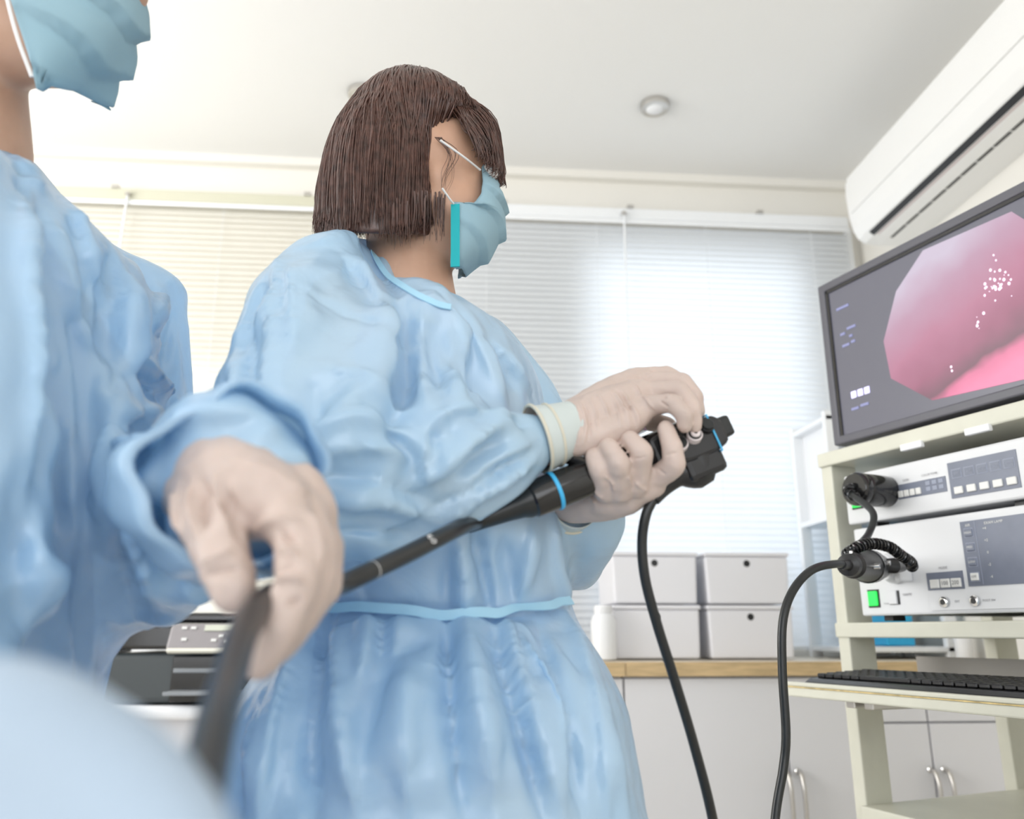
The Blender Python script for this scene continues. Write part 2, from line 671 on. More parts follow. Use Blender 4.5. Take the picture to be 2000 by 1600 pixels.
def drape(surf, strokes, pins, seed, pad=.029, frames=10, grow=.008, bend=.3, tens=35, gain=1.9):
    """let the garment hang over an inset form: cloth solve from the folded start shape, then crisp crease lines"""
    n0 = surf.normals()
    pm = surf.me.copy()
    ps = Surf(pm)
    ps.co = ps.co - n0 * np.clip(pad - (pad - .007) * np.clip(n0[:, 2] / .5, 0, 1), .006, pad)[:, None]
    ps.smooth(6)
    form = bpy.data.objects.new('form', pm)
    COL.objects.link(form)
    surf.noise(7, .004, seed, (1, 1, .3)).folds([(q[0], q[1], q[2] * gain, *q[3:]) for q in strokes], -(pad - .007))
    o = bpy.data.objects.new('cloth', surf.me)
    COL.objects.link(o)
    vg = o.vertex_groups.new(name='pin')
    vg.add([int(i) for i in np.where(pins > .5)[0]], 1.0, 'REPLACE')
    form.modifiers.new('collision', 'COLLISION')
    form.collision.thickness_outer = .003
    form.collision.cloth_friction = 3
    md = o.modifiers.new('cloth', 'CLOTH')
    st = md.settings
    st.quality, st.mass = 5, .12
    st.tension_stiffness = st.compression_stiffness = tens
    st.shear_stiffness, st.bending_stiffness = tens * .5, bend
    st.tension_damping = st.compression_damping = st.shear_damping = 6
    st.bending_damping, st.air_damping = .6, 2
    st.vertex_group_mass = 'pin'
    st.shrink_min = -grow
    md.collision_settings.collision_quality = 2
    md.collision_settings.distance_min = .004
    md.collision_settings.use_self_collision = False
    md.point_cache.frame_start, md.point_cache.frame_end = 1, frames
    for f in range(1, frames + 1):
        scene.frame_set(f)
    dg = bpy.context.evaluated_depsgraph_get()
    out = bpy.data.meshes.new_from_object(o.evaluated_get(dg))
    bpy.data.objects.remove(o)
    bpy.data.objects.remove(form)
    scene.frame_set(1)
    out.materials.clear()
    s2_ = Surf(subdivide(Surf(out).smooth(5, .5).me))
    s2_.folds([(q[0], q[1] * .95, q[2] * .95, *q[3:]) for q in strokes], -.016).smooth(3)
    s2_.folds([(q[0], max(.0035, q[1] * .36), q[2] * .70, *q[3:]) for q in strokes]).smooth(1)
    return s2_


def near_any(surf, pts, rad):
    w = np.zeros(len(surf.co), bool)
    for p in pts:
        w |= np.linalg.norm(surf.co - np.array(p), axis=1) < rad
    return w


# ================================================================== THE ROOM
X0, X1, Y0, Y1, ZC = -2.4, 1.5, -2.4, 2.66, 2.60


def structure(o):
    o['kind'] = 'structure'
    return o


def wall_with_holes(name, m, axis, pos, thick, a0, a1, holes):
    """wall in the plane axis=pos (0: x, 1: y); holes: (a0, a1, z0, z1)"""
    As = sorted({a0, a1, *[h[0] for h in holes], *[h[1] for h in holes]})
    Zs = sorted({0.0, ZC, *[h[2] for h in holes], *[h[3] for h in holes]})
    b = MB()
    for i in range(len(As) - 1):
        for j in range(len(Zs) - 1):
            ca, cz = (As[i] + As[i + 1]) / 2, (Zs[j] + Zs[j + 1]) / 2
            if any(h[0] < ca < h[1] and h[2] < cz < h[3] for h in holes):
                continue
            lo, hi = sorted((pos, pos + thick))
            if axis == 0:
                b.box(lo, hi, As[i], As[i + 1], Zs[j], Zs[j + 1])
            else:
                b.box(As[i], As[i + 1], lo, hi, Zs[j], Zs[j + 1])
    return structure(b.build(name, m))


WIN_R = (0.47, 1.26, 0.93, 2.29)
WIN_S = (0.36, 0.43, 0.93, 1.76)
WIN_L = (-1.45, -0.60, 0.93, 1.80)
REARW = (-2.2, 1.2, 0.75, 2.48)
LEFTW = (0.10, 2.20, 1.05, 2.45)
wall_with_holes('wall_back', WALL, 1, Y1, 0.12, X0 - .12, X1 + .12, [WIN_R, WIN_S, WIN_L])
wall_with_holes('wall_front', WALL, 1, Y0, -0.12, X0 - .12, X1 + .12, [REARW])
wall_with_holes('wall_left', WALL, 0, X0, -0.12, Y0, Y1, [LEFTW])
wall_with_holes('wall_right', WALL, 0, X1, 0.12, Y0, Y1, [])
structure(MB().box(X0 - .12, X1 + .12, Y0 - .12, Y1 + .12, -0.1, 0).build('floor', FLOORM))
ceiling = structure(MB().box(X0 - .12, X1 + .12, Y0 - .12, Y1 + .12, ZC, ZC + 0.1).build('ceiling', CEIL))
# shallow coving step between the wall and the ceiling
structure(MB().box(X0, X1, Y1 - 0.035, Y1, ZC - 0.03, ZC).build('trim_1', WALL))
structure(MB().box(X0, X1, Y1 - 0.012, Y1, 0, 0.08).build('baseboard_back', FRAMEM))

GLASSM = mat('window_glass', (0.95, 0.98, 1.0), 0.02, glass=1.0)
nt = GLASSM.node_tree
tr = nt.nodes.new('ShaderNodeBsdfTransparent')
gl = nt.nodes.new('ShaderNodeBsdfGlossy')
gl.inputs['Roughness'].default_value = 0.02
mx = nt.nodes.new('ShaderNodeMixShader')
mx.inputs[0].default_value = 0.06
nt.links.new(tr.outputs[0], mx.inputs[1])
nt.links.new(gl.outputs[0], mx.inputs[2])
nt.links.new(mx.outputs[0], nt.nodes['Material Output'].inputs[0])


def window(n, axis, pos, hole, mull=()):
    a0, a1, z0, z1 = hole
    w = structure(empty('window_%d' % n))
    f = MB()
    t = 0.035

    def bx(p, q, r, s):
        if axis == 1:
            f.box(p, q, pos - .02, pos + .03, r, s)
        else:
            f.box(pos - .03, pos + .02, p, q, r, s)
    bx(a0, a0 + t, z0, z1)
    bx(a1 - t, a1, z0, z1)
    bx(a0 + t, a1 - t, z0, z0 + t)
    bx(a0 + t, a1 - t, z1 - t, z1)
    for q in mull:
        bx(q - .02, q + .02, z0 + t, z1 - t)
    f.build('window_frame', FRAMEM, w)
    g = MB()
    if axis == 1:
        g.box(a0 + t, a1 - t, pos, pos + .005, z0 + t, z1 - t)
    else:
        g.box(pos - .005, pos, a0 + t, a1 - t, z0 + t, z1 - t)
    g.build('pane', GLASSM, w)


window(1, 1, Y1 + .07, WIN_R)
window(2, 1, Y1 + .07, WIN_L)
window(3, 1, Y0 - .07, REARW, (-1.1, 0.05))
window(4, 0, X0 - .07, LEFTW, (1.15,))
window(5, 1, Y1 + .07, WIN_S)


# ------------------------------------------------------------------ venetian blinds, every slat its own part
def blind(label, xa, xb, ztop, zbot, m, wand_x, tilt, railm=FRAMEM):
    root = empty('venetian_blind', ((xa + xb) / 2, Y1 - .045, zbot))
    tag(root, label, 'blind')
    L = (xb - xa) / 2
    h = ztop - zbot
    MB().box(-L, L, -.018, .02, h - .042, h, .003).build('head_rail', railm, root)
    MB().box(-L, L, -.024, -.019, h - .062, h - .046, .002).build('rail_lip', FRAMEM, root)
    for k in (-.72, -.1, .55):
        MB().box(L * k - .012, L * k + .012, -.024, .02, h - .001, h + .012, .001).build('bracket', STEEL, root)
    # slat profile: shallow curve, tilted nearly shut
    vs, fs = [], []
    W = 0.0148
    for x in (-L + .006, L - .006):
        for k in range(5):
            s = k / 4 * 2 - 1
            y, z = s * W, 0.0016 * (1 - s * s)
            yy = y * math.cos(tilt) - z * math.sin(tilt)
            zz = y * math.sin(tilt) + z * math.cos(tilt)
            vs.append((x, yy, zz))
    for k in range(4):
        fs.append((k, k + 1, 6 + k, 5 + k))
    sl = MB().add(vs, fs, True).build('slat', m, root, autosmooth=False)
    pitch = 0.0215
    n = int((h - .075) / pitch)
    sl.location = (0, 0, h - .062 - pitch * .5)
    for i in range(1, n):
        c = sl.copy()
        COL.objects.link(c)
        c.parent = root
        c.location = (0, 0, h - .062 - pitch * (i + .5))
        c.rotation_euler = (R(random.uniform(-2.0, 2.0)), 0, 0)
    MB().box(-L + .004, L - .004, -.011, .011, 0, .014, .003).build('bottom_rail', FRAMEM, root)
    for k in (-.8, -.27, .27, .8):
        MB().tube([(L * k, -.0135, .01), (L * k, -.0135, h - .05)], .0009, 6).build('ladder_cord', FRAMEM, root)
    wd = MB().tube([(wand_x, -.03, h - .03), (wand_x - .005, -.034, h - .62)], .0035, 8)
    wd.build('tilt_wand', FRAMEM, root)
    MB().lathe([(0, .004), (.004, .009), (.012, .009), (.016, .003)], (wand_x, -.03, h - .035), (0, 0, 1), 12).build('wand_knob', STEEL, root)
    return root


blind('cream backlit venetian blind behind the two gowned people on the left', -2.05, -0.06, 2.435, 0.915, SLATW, -.05, R(65), mat('rail_putty', (.60, .59, .47), .5))
blind('bright white venetian blind over the window beside the medical cart', -0.03, 1.435, 2.435, 0.915, SLATM, -.1, R(65))
for xa in (1.437,):
    structure(MB().box(xa, xa + .022, Y1 - .03, Y1, 0.9, 2.40, .002).build('trim_2', FRAMEM))


# ------------------------------------------------------------------ ceiling downlights
def downlight(label, x, y):
    r = empty('downlight', (x, y, ZC - .018))
    tag(r, label, 'ceiling light', 'recessed ceiling downlights')
    MB().lathe([(.0, .040), (.002, .044), (.012, .046), (.018, .046)], (0, 0, 0), (0, 0, 1), 32).build('trim_ring', STEEL, r)
    MB().lathe([(-.006, .006), (-.005, .018), (0.0, .028), (.004, .030)], (0, 0, 0), (0, 0, 1), 24).build('lens', WHITEP, r)


downlight('small round recessed downlight on the ceiling right of the bob haircut', 0.634, 2.23)
downlight('small round recessed downlight half hidden by the top of the brown hair', -0.292, 2.24)

# ------------------------------------------------------------------ air conditioner on the right wall
ac = empty('air_conditioner', (1.5, 2.35, 2.17))
tag(ac, 'white wall-mounted air conditioner with two black strips for its shaded outlet slots under the ceiling', 'air conditioner')
AY0, AY1 = -1.15, 0.0
prof = [(0, .026), (-.060, .022), (-.112, .020), (-.160, .026), (-.180, .040), (-.194, .070), (-.203, .12), (-.206, .20),
        (-.202, .247), (-.19, .256), (0, .256)]
b = MB()
b.prism(prof, 1, AY0, AY1 - .02)
b.build('body', ACM, ac)
b = MB()
b.prism([(x * .985 - .001, .128 + (z - .128) * .985) for x, z in prof], 1, AY1 - .02, AY1 - .006)
b.prism([(x * .95 - .004, .128 + (z - .128) * .95) for x, z in prof], 1, AY1 - .006, AY1)
b.build('end_cap', ACM, ac)
MB().prism([(-.2035, .12), (-.2085, .12), (-.2085, .2485), (-.2035, .2485)], 1, AY0 + .004, AY1 - .03, .001).build('front_panel', ACM, ac)
MB().prism([(-.161, .0245), (-.176, .0355), (-.174, .040), (-.158, .030)], 1, AY0, AY1 - .07).build('slot_shade_strip', BLACKP, ac)  # black strip set slightly proud; its colour paints the shade inside the outlet recess
MB().prism([(-.098, .0190), (-.107, .0185), (-.107, .024), (-.098, .024)], 1, AY0, AY1 - .07).build('slot_shade_strip', BLACKP, ac)  # second strip, again black in place of a shaded recess
MB().prism([(-.150, .0235), (-.157, .0245), (-.157, .028), (-.150, .028)], 1, AY0, AY1 - .08).build('louvre_blade', mat('louvre_pinkish', (0.66, 0.58, 0.58), .4), ac)
MB().prism([(-.113, .0185), (-.146, .0225), (-.146, .026), (-.113, .024)], 1, AY0, AY1 - .075).build('louvre', ACM, ac)
for i in range(13):
    y = AY1 - .16 - i * .07
    MB().box(-.108, -.097, y, y + .003, .0178, .022).build('vane', ACM, ac)

# ================================================================== COUNTER ALONG THE BACK WALL
WZ = 0.896
ctop = empty('worktop', (0.95, 2.4, WZ - .036))
tag(ctop, 'pale worktop with oak edge band carrying the white storage boxes', 'worktop')
MB().box(-.48, .545, -.196, .235, 0, .036, .002).build('slab', mat('worktop_top', (0.72, 0.64, 0.52), .4, var=.05, vscale=10), ctop)
MB().box(-.48, .545, -.203, -.196, 0, .036, .001).build('edge_band', OAK, ctop)
ct2 = empty('worktop', (0.2, 2.4, WZ - .036))
tag(ct2, 'short worktop with oak edge mostly hidden behind the gowned woman', 'worktop')
MB().box(-.32, .268, -.196, .235, 0, .036, .002).build('slab', MATS['worktop_top'], ct2)
MB().box(-.32, .268, -.203, -.196, 0, .036, .001).build('edge_band', OAK, ct2)


def bow_handle(x, z0, z1, parent, y=-.0):
    h = MB()
    P = smooth_path([(x, y, z1), (x, y - .02, z1 - .004), (x, y - .032, z1 - .03), (x, y - .034, (z0 + z1) / 2), (x, y - .032, z0 + .03), (x, y - .02, z0 + .004), (x, y, z0)], 5)
    h.tube(P, .0055, 10)
    o = h.build('handle', STEEL, parent)
    o['label'] = 'brushed steel bow handle'
    MB().lathe([(0, .010), (-.003, .009), (-.006, .006)], (x, y + .002, z1), (0, 1, 0), 14).build('handle_rose', CHROME, parent)
    MB().lathe([(0, .010), (-.003, .009), (-.006, .006)], (x, y + .002, z0), (0, 1, 0), 14).build('handle_rose', CHROME, parent)


def cabinet(label, xa, xb, doors, drawer=None):
    c = empty('base_cabinet', ((xa + xb) / 2, 2.235, 0))
    tag(c, label, 'cabinet', 'base cabinets along the back wall')
    cx = (xa + xb) / 2
    MB().box(xa - cx + .002, xb - cx - .002, 0, .40, .08, WZ - .037).build('carcass', CABM, c)
    MB().box(xa - cx + .01, xb - cx - .01, .05, .38, 0, .08).build('plinth', GREYP, c)
    for (da, db, hx) in doors:
        z1 = WZ - .042
        if drawer:
            MB().box(da - cx + .0025, db - cx - .0025, -.02, -.001, .743, z1, .0015).build('drawer_front', CABM, c)
            z1 = .738
        d = MB().box(da - cx + .0025, db - cx - .0025, -.02, -.001, .085, z1, .0015).build('door', CABM, c)
        if hx is not None:
            bow_handle(hx - cx, .485, .625, d, -.02)


cabinet('white base cabinet left of the seam, behind the gown', -.1, .466, [(-.1, .18, .15), (.18, .466, None)])
cabinet('wide white base cabinet below the storage boxes', .466, 1.085, [(.466, .892, .878), (.892, 1.085, .912)])
cabinet('white base cabinet with drawer line, seen through the cart', 1.085, 1.5, [(1.085, 1.279, 1.269), (1.279, 1.5, 1.306)], True)


# ------------------------------------------------------------------ storage boxes
def storage_box(label, x, z, w=.246, h=.148, d=.25):
    o = empty('storage_box', (x, 2.33, z))
    tag(o, label, 'storage box', 'white storage boxes on the worktop')
    b = bmesh.new()
    # open-backed tapered tray shell turned on its rim: walls with rounded corners
    prof = []
    bw, tw = w / 2 * .965, w / 2
    hole_r, hx, hz = .0095, 0.0, h - .032
    MB().prism([(-bw, .003), (bw, .003), (tw, h - .012), (-tw, h - .012)], 1, 0.004, d - .01, .006).build('body', BOXM, o)
    MB().box(-tw - .003, tw + .003, 0, d, h - .012, h, .004).build('lid', BOXM, o)
    MB().lathe([(0, hole_r), (.003, hole_r + .0015), (.004, hole_r + .0015)], (hx, .0035, hz), (0, 1, 0), 20).build('grip_hole', BLACKP, o)
    b.free()
    return o


storage_box('white storage box on top of the left stack, round dark hole', .592, 1.046)
storage_box('white storage box at the bottom of the left stack beside the bottle', .592, .897)
storage_box('white storage box on top of the right stack, round dark hole', .862, 1.046)
storage_box('white storage box at the bottom of the right stack', .862, .897)

j = empty('plastic_bottle', (.435, 2.31, WZ + .001))
tag(j, 'squat white plastic bottle with screw cap standing left of the storage boxes', 'bottle')
MB().lathe([(0, .028), (.004, .034), (.10, .035), (.118, .030), (.124, .022)], (0, 0, 0), (0, 0, 1), 28).build('body', WHITEP, j)
MB().lathe([(.122, .024), (.124, .025), (.143, .025), (.146, .022)], (0, 0, 0), (0, 0, 1), 28).build('cap', WHITEP, j)

# white open rack at the right end of the worktop
rk = empty('shelf_rack', (1.26, 2.33, WZ))
tag(rk, 'white slotted open rack standing on the worktop behind the cart', 'rack')
for (x, y) in ((-.105, 0), (-.105, .24), (.19, 0), (.19, .24)):
    MB().box(x - .018, x + .018, y, y + .022, 0, .73, .003).build('upright', FRAMEM, rk)
for z in (.02, .40, .70):
    MB().box(-.12, .205, .0, .26, z, z + .015, .002).build('shelf', FRAMEM, rk)
for i in range(14):
    MB().box(-.088, -.083, .03, .2, .44 + i * .018, .447 + i * .018).build('slot_rib', FRAMEM, rk)
MB().box(-.09, -.084, .02, .24, .415, .70).build('side_panel', WHITEP, rk)
fb = empty('file_box', (1.32, 2.37, WZ + .037))
tag(fb, 'bright cyan file box standing in the white rack behind the cart', 'file box')
MB().box(-.045, .04, 0, .15, 0, .345, .003).build('case', BLUEB, fb)
MB().box(-.025, .02, -.002, .001, .2, .28).build('spine_label', WHITEP, fb)
for i, (x, h, r, l) in enumerate(((1.44, .075, .022, 'small white jar on the worktop near the right wall'),)):
    k = empty('jar', (x, 2.27, WZ + .001))
    tag(k, l, 'jar')
    MB().lathe([(0, r * .9), (.004, r), (h, r), (h + .004, r * .8)], (0, 0, 0), (0, 0, 1), 20).build('body', WHITEP, k)
    MB().lathe([(h + .003, r * .85), (h + .02, r * .85)], (0, 0, 0), (0, 0, 1), 20).build('cap', FRAMEM, k)

# ================================================================== PRINTER DESK ON THE LEFT
dk = empty('desk', (-.55, 2.15, 0))
tag(dk, 'white desk with rounded front edge carrying the black printer', 'desk')
MB().box(-.52, .40, -.20, .35, .785, .815, .012, 3).build('desktop', WHITEP, dk)
MB().box(-.50, .38, -.14, .33, .60, .784, .003).build('drawer_case', CABM, dk)
for (x, y) in ((-.48, -.15), (.36, -.15), (-.48, .31), (.36, .31)):
    MB().box(x - .02, x + .02, y - .02, y + .02, 0, .60, .003).build('leg', CABM, dk)
pr = empty('printer', (-.545, 1.97, .8155))
tag(pr, 'black multifunction printer with silver keypad panel on the white desk', 'printer')
MB().box(-.215, .225, 0, .34, .004, .11, .012, 3).build('body', mat('printer_charcoal', (.055, .065, .07), .3), pr)
MB().box(-.215, .225, -.004, .36, .118, .172, .008, 2).build('scanner_unit', BLACKG, pr)
MB().box(-.205, .215, .05, .35, .176, .20, .008, 2).build('document_lid', BLACKG, pr)
MB().box(-.06, .225, -.006, .02, .006, .104, .002).build('tray_recess', BLACKG, pr)
MB().box(-.055, .215, -.07, .0, .024, .032, .002).build('output_tray', GREYP, pr)
MB().box(-.055, .215, -.012, .0, .068, .078, .002).build('paper_guide', GREYP, pr)
M4 = Matrix.Translation((.085, -.012, .146)) @ Matrix.Rotation(R(-28), 4, 'X')
kp = MB().box(-.155, .135, -.006, .006, -.032, .030, .004, 2, M4).build('keypad_panel', mat('keypad_grey', (.30, .28, .29), .4), pr)
MB().box(-.152, .132, -.008, .004, -.040, -.031, .002, 1, M4).build('silver_lip', mat('champagne_trim', (.82, .80, .70), .3), pr)
MB().box(-.08, .0, -.009, -.005, .010, .024, .0, 1, M4).build('display', mat('lcd_olive', (.62, .64, .55), .4), kp)
for r_ in range(4):
    for c_ in range(3):
        x, z = .062 + c_ * .022, .022 - r_ * .013
        MB().box(x, x + .014, -.009, -.005, z - .007, z, .0, 1, M4).build('key', KEYM, kp)
for x, z in ((-.13, .02), (-.11, .02), (-.125, -.008), (-.06, -.01), (-.03, -.014), (-.01, -.004), (.02, -.012), (.02, .004), (.03, .02), (-.045, .0)):
    MB().box(x, x + .011, -.009, -.005, z - .006, z, .0, 1, M4).build('key', KEYM, kp)
sp = empty('network_box', (-.86, 2.02, .935))
tag(sp, 'small black box with a blue status light at the far left', 'device')
MB().box(-.09, .075, 0, .16, .001, .062, .005).build('case', BLACKG, sp)
MB().lathe([(0, .0055), (.003, .0055), (.0045, .003)], (.052, -.003, .035), (0, -1, 0), 14).build('status_light', mat('blue_led', (.03, .08, 1.0), .3, emit=3.0), sp)
MB().box(-.08, .03, -.002, .001, .022, .026).build('slot', GREYP, sp)
sb = empty('plastic_stand', (-.86, 2.0, .8155))
tag(sb, 'white plastic stand under the small black box', 'stand')
MB().box(-.11, .085, 0, .19, .108, .119, .004).build('top', WHITEP, sb)
for x in (-.105, .068):
    MB().box(x, x + .012, .005, .185, 0, .108, .002).build('side', WHITEP, sb)

# ================================================================== MEDICAL CART
CO = at(1640, 1236, 1.62)
cart = empty('medical_cart', (CO.x, CO.y, 0), R(-71.3))
tag(cart, 'cream enamelled equipment cart with open shelves and a keyboard tray', 'cart')
CW, CDp = .49, .46
for x in (-.006, CW - .03):
    for y in (0, CDp - .065):
        MB().box(x, x + .028, y, y + .065, .10, 1.292, .003).build('post', CREAM, cart)


def cart_shelf(z, th, y0=-.004, x0=-.008, x1=CW + .002, nm='shelf'):
    return MB().box(x0, x1, y0, CDp, z - th, z, .003).build(nm, CREAM, cart)


cart_shelf(1.318, .028, -.006, nm='top_shelf')
cart_shelf(.988, .027)
cart_shelf(.672, .03, -.012, .018, CW - .025)
cart_shelf(.13, .03, -.012, .018, CW - .025, 'base_shelf')
# pull-out keyboard tray with a worn edge strip
MB().box(.03, CW + .02, -.165, .20, .862, .878, .003).build('keyboard_tray', CREAM, cart)
MB().box(.03, CW + .02, -.165, -.150, .8795, .8865, .002).build('tray_lip', CREAM, cart)
MB().box(.032, CW + .018, -.1665, -.1655, .8778, .8796).build('worn_edge', EDGEM, cart)
MB().box(.0, CW - .03, .19, .196, .886, .925, .001).build('tray_backstop', mat('tray_grey', (.36, .34, .32), .45), cart)
for x in (.10, .14):
    MB().box(x, x + .02, -.10, .16, .846, .862, .002).build('tray_runner', STEEL, cart)
for x in (.20, .33):
    MB().box(.0 + x, .045 + x, -.012, -.002, 1.282, 1.294, .002).build('clip', WHITEP, cart)
for (x, y) in ((.03, .04), (CW - .05, .04), (.03, CDp - .05), (CW - .05, CDp - .05)):
    c = MB().lathe([(-.012, .038), (-.010, .045), (.010, .045), (.012, .038)], (x, y, .045), (0, 1, 0), 20).build('caster', BLACKP, cart)
    MB().box(x - .012, x + .012, y - .02, y + .02, .085, .102).build('caster_fork', STEEL, c)

# ------------------------------------------------------------------ keyboard
kb = empty('keyboard', (CO.x, CO.y, 0), R(-71.3))
tag(kb, 'black computer keyboard lying on the cart tray', 'keyboard')
MB().prism([(-.148, .8785), (.005, .8785), (.005, .900), (-.135, .893), (-.148, .886)], 0, .055, .500, .003).build('case', BLACKP, kb)
kproto = None
for r_ in range(6):
    y = -.127 + r_ * .0205
    z = .8935 + (y + .135) * .05
    x = .066
    while x < .482:
        w = .0165
        if r_ == 0 and .15 < x < .20:
            w = .10
        m = MB()
        if kproto is None or w > .05:
            m.box(0, w, 0, .0165, 0, .0075, .002, 1)
            k = m.build('key', BLACKP, kb)
            kproto = k if w < .05 else kproto
        else:
            k = kproto.copy()
            COL.objects.link(k)
            k.parent = kb
        k.location = (x, y, z)
        x += w + .0028
    if r_ == 4:
        pass

# ------------------------------------------------------------------ monitor
mo = empty('monitor', (CO.x, CO.y, 0), R(-71.3))
tag(mo, 'flat screen monitor on the cart showing a pink endoscopy picture', 'monitor')
ma, mb_, mz0, mz1 = .035, .565, 1.3275, 1.668
b = MB()
t = .017
b.box(ma, ma + t, 0, .03, mz0, mz1, .003)
b.box(mb_ - t, mb_, 0, .03, mz0, mz1, .003)
b.box(ma + t * .7, mb_ - t * .7, 0, .03, mz0, mz0 + t, .003)
b.box(ma + t * .7, mb_ - t * .7, 0, .03, mz1 - t, mz1, .003)
b.build('bezel', BEZEL, mo)
MB().box(ma + t, ma + t + .006, .003, .006, mz0 + t, mz1 - t).build('inner_edge', BLACKG, mo)
MB().box(ma + t, mb_ - t, .003, .006, mz1 - t - .006, mz1 - t).build('inner_edge', BLACKG, mo)
MB().box(ma + .01, mb_ - .01, .012, .05, mz0 + .01, mz1 - .01, .008).build('back_shell', BEZEL, mo)
MB().box(.22, .36, .05, .09, 1.34, 1.5, .005).build('stand_neck', BEZEL, mo)
MB().box(.17, .41, .03, .22, 1.3185, 1.334, .004).build('stand_foot', BEZEL, mo)
SCR = mat('screen_dark', (.045, .045, .055), .30, emit=0.0, spec=.6)
sb_ = SCR.node_tree.nodes['Principled BSDF']
sb_.inputs['Emission Color'].default_value = (.055, .055, .07, 1)
sb_.inputs['Emission Strength'].default_value = 1.0
MB().box(ma + t, mb_ - t, .006, .010, mz0 + t, mz1 - t).build('screen', SCR, mo)


PIC0, PIC1 = 1.255, 1.53


def endo_mat():
    m = bpy.data.materials.new('endoscopy_picture')
    m.use_nodes = True
    N, L = m.node_tree.nodes, m.node_tree.links
    p = N['Principled BSDF']
    p.inputs['Base Color'].default_value = (.05, .03, .04, 1)
    p.inputs['Roughness'].default_value = .30
    tc = N.new('ShaderNodeTexCoord')
    mp = N.new('ShaderNodeMapping')
    mp.inputs['Rotation'].default_value = (0, R(-28), 0)
    L.new(tc.outputs['Object'], mp.inputs[0])
    sx = N.new('ShaderNodeVectorMath')
    sx.operation = 'DOT_PRODUCT'
    sx.inputs[1].default_value = (-.37, 0, 1)
    L.new(tc.outputs['Object'], sx.inputs[0])
    nz = N.new('ShaderNodeTexNoise')
    nz.inputs['Scale'].default_value = 13
    nz.inputs['Detail'].default_value = 2
    L.new(tc.outputs['Object'], nz.inputs['Vector'])
    mr = N.new('ShaderNodeMath'); mr.operation = 'MULTIPLY_ADD'
    mr.inputs[1].default_value = .06
    L.new(nz.outputs[0], mr.inputs[0]); L.new(sx.outputs['Value'], mr.inputs[2])
    rp = N.new('ShaderNodeValToRGB')
    mg = N.new('ShaderNodeMapRange')
    mg.inputs[1].default_value, mg.inputs[2].default_value = PIC0, PIC1
    L.new(mr.outputs[0], mg.inputs[0]); L.new(mg.outputs[0], rp.inputs[0])
    el = rp.color_ramp.elements
    el[0].position, el[0].color = 0.0, (.46, .12, .21, 1)
    el[1].position, el[1].color = 1.0, (.30, .27, .33, 1)
    for pos, c in ((.10, (.38, .09, .165, 1)), (.16, (.08, .035, .05, 1)), (.30, (.17, .055, .092, 1)), (.52, (.24, .095, .145, 1)), (.78, (.25, .155, .21, 1))):
        e = el.new(pos)
        e.color = c
    L.new(rp.outputs[0], p.inputs['Emission Color'])
    p.inputs['Emission Strength'].default_value = 1.0
    return m


def cart_uv(px, py, yo=0.0):
    d, f = ray(px, py)
    c0 = Vector((0, 0, CAMZ))
    U = Vector((math.cos(R(-71.3)), math.sin(R(-71.3)), 0))
    N = Vector((-math.sin(R(-71.3)), math.cos(R(-71.3)), 0))
    o = Vector((CO.x, CO.y, 0)) + N * yo
    t = (o - c0).dot(N) / d.dot(N)
    p = c0 + d * t
    return (p - o).dot(U), p.z


oc = [(.222, 1.585), (.180, 1.500), (.186, 1.425), (.266, 1.362), (.44, 1.352), (.525, 1.40), (.530, 1.54), (.46, 1.630), (.29, 1.638)]
MB().prism(oc, 1, .0048, .0058).build('endoscopy_picture', endo_mat(), mo)
LILAC = mat('screen_glyph', (.55, .52, .85), .5, emit=.8)
GLY = mat('screen_glyph_dim', (.16, .17, .30), .5, emit=.45)
for i in range(3):
    x = .0885 + i * .0165
    MB().box(x, x + .012, .0045, .0055, 1.412, 1.425).build('status_square', LILAC, mo)
for x, z, w in ((.075, 1.60, .032), (.078, 1.545, .012), (.096, 1.552, .022), (.10, 1.535, .008), (.080, 1.520, .018), (.103, 1.522, .01),
                (.085, 1.388, .018), (.108, 1.390, .02)):
    MB().box(x, x + w, .0045, .0055, z, z + .005).build('status_text', GLY, mo)
rg = random.Random(3)
for (cx_, cz_, n_, sp_) in ((.415, 1.525, 34, .020), (.385, 1.47, 6, .018), (.315, 1.405, 2, .005)):
    for i in range(n_):
        x, z, r_ = cx_ + rg.gauss(0, sp_ * .6), cz_ + rg.gauss(0, sp_ * .7), rg.uniform(.0008, .0030)
        MB().prism([(x + r_ * math.cos(a) * .8, z + r_ * math.sin(a)) for a in [k * math.pi / 4 for k in range(8)]], 1, .0042, .0047).build(
            'highlight', mat('wet_highlight', (.85, .70, .85), .4, emit=.45), mo)


# ------------------------------------------------------------------ equipment units
def unit(name, label, x0, x1, z0, z1):
    u = empty(name, (CO.x, CO.y, 0), R(-71.3))
    tag(u, label, 'medical device')
    MB().box(x0, x1, .004, .40, z0, z1, .006, 2).build('case', UNITM, u)
    MB().box(x0 - .002, x1 + .002, 0, .012, z0 - .001, z1 + .001, .004, 2).build('front_panel', UNITM, u)
    for x in (x0 + .03, x1 - .05):
        MB().box(x, x + .02, .02, .05, z0 - .010, z0).build('foot', BLACKP, u)
    return u


vp = unit('video_processor', 'white video processor, upper of the two units in the cart', .052, .425, 1.170, 1.262)
ls = unit('light_source', 'white light source unit, lower of the two units in the cart', .062, .435, 1.0005, 1.1585)


def lit_switch(u, x, z, w, h):
    MB().box(x - w / 2 - .003, x + w / 2 + .003, -.0015, .001, z - h / 2 - .003, z + h / 2 + .003).build('switch_frame', BLACKP, u)
    o = MB().box(x - w / 2, x + w / 2, -.006, .0, z - h / 2, z + h / 2, .0015, 1).build('power_switch', GREENM, u)
    o['label'] = 'lit green power switch'


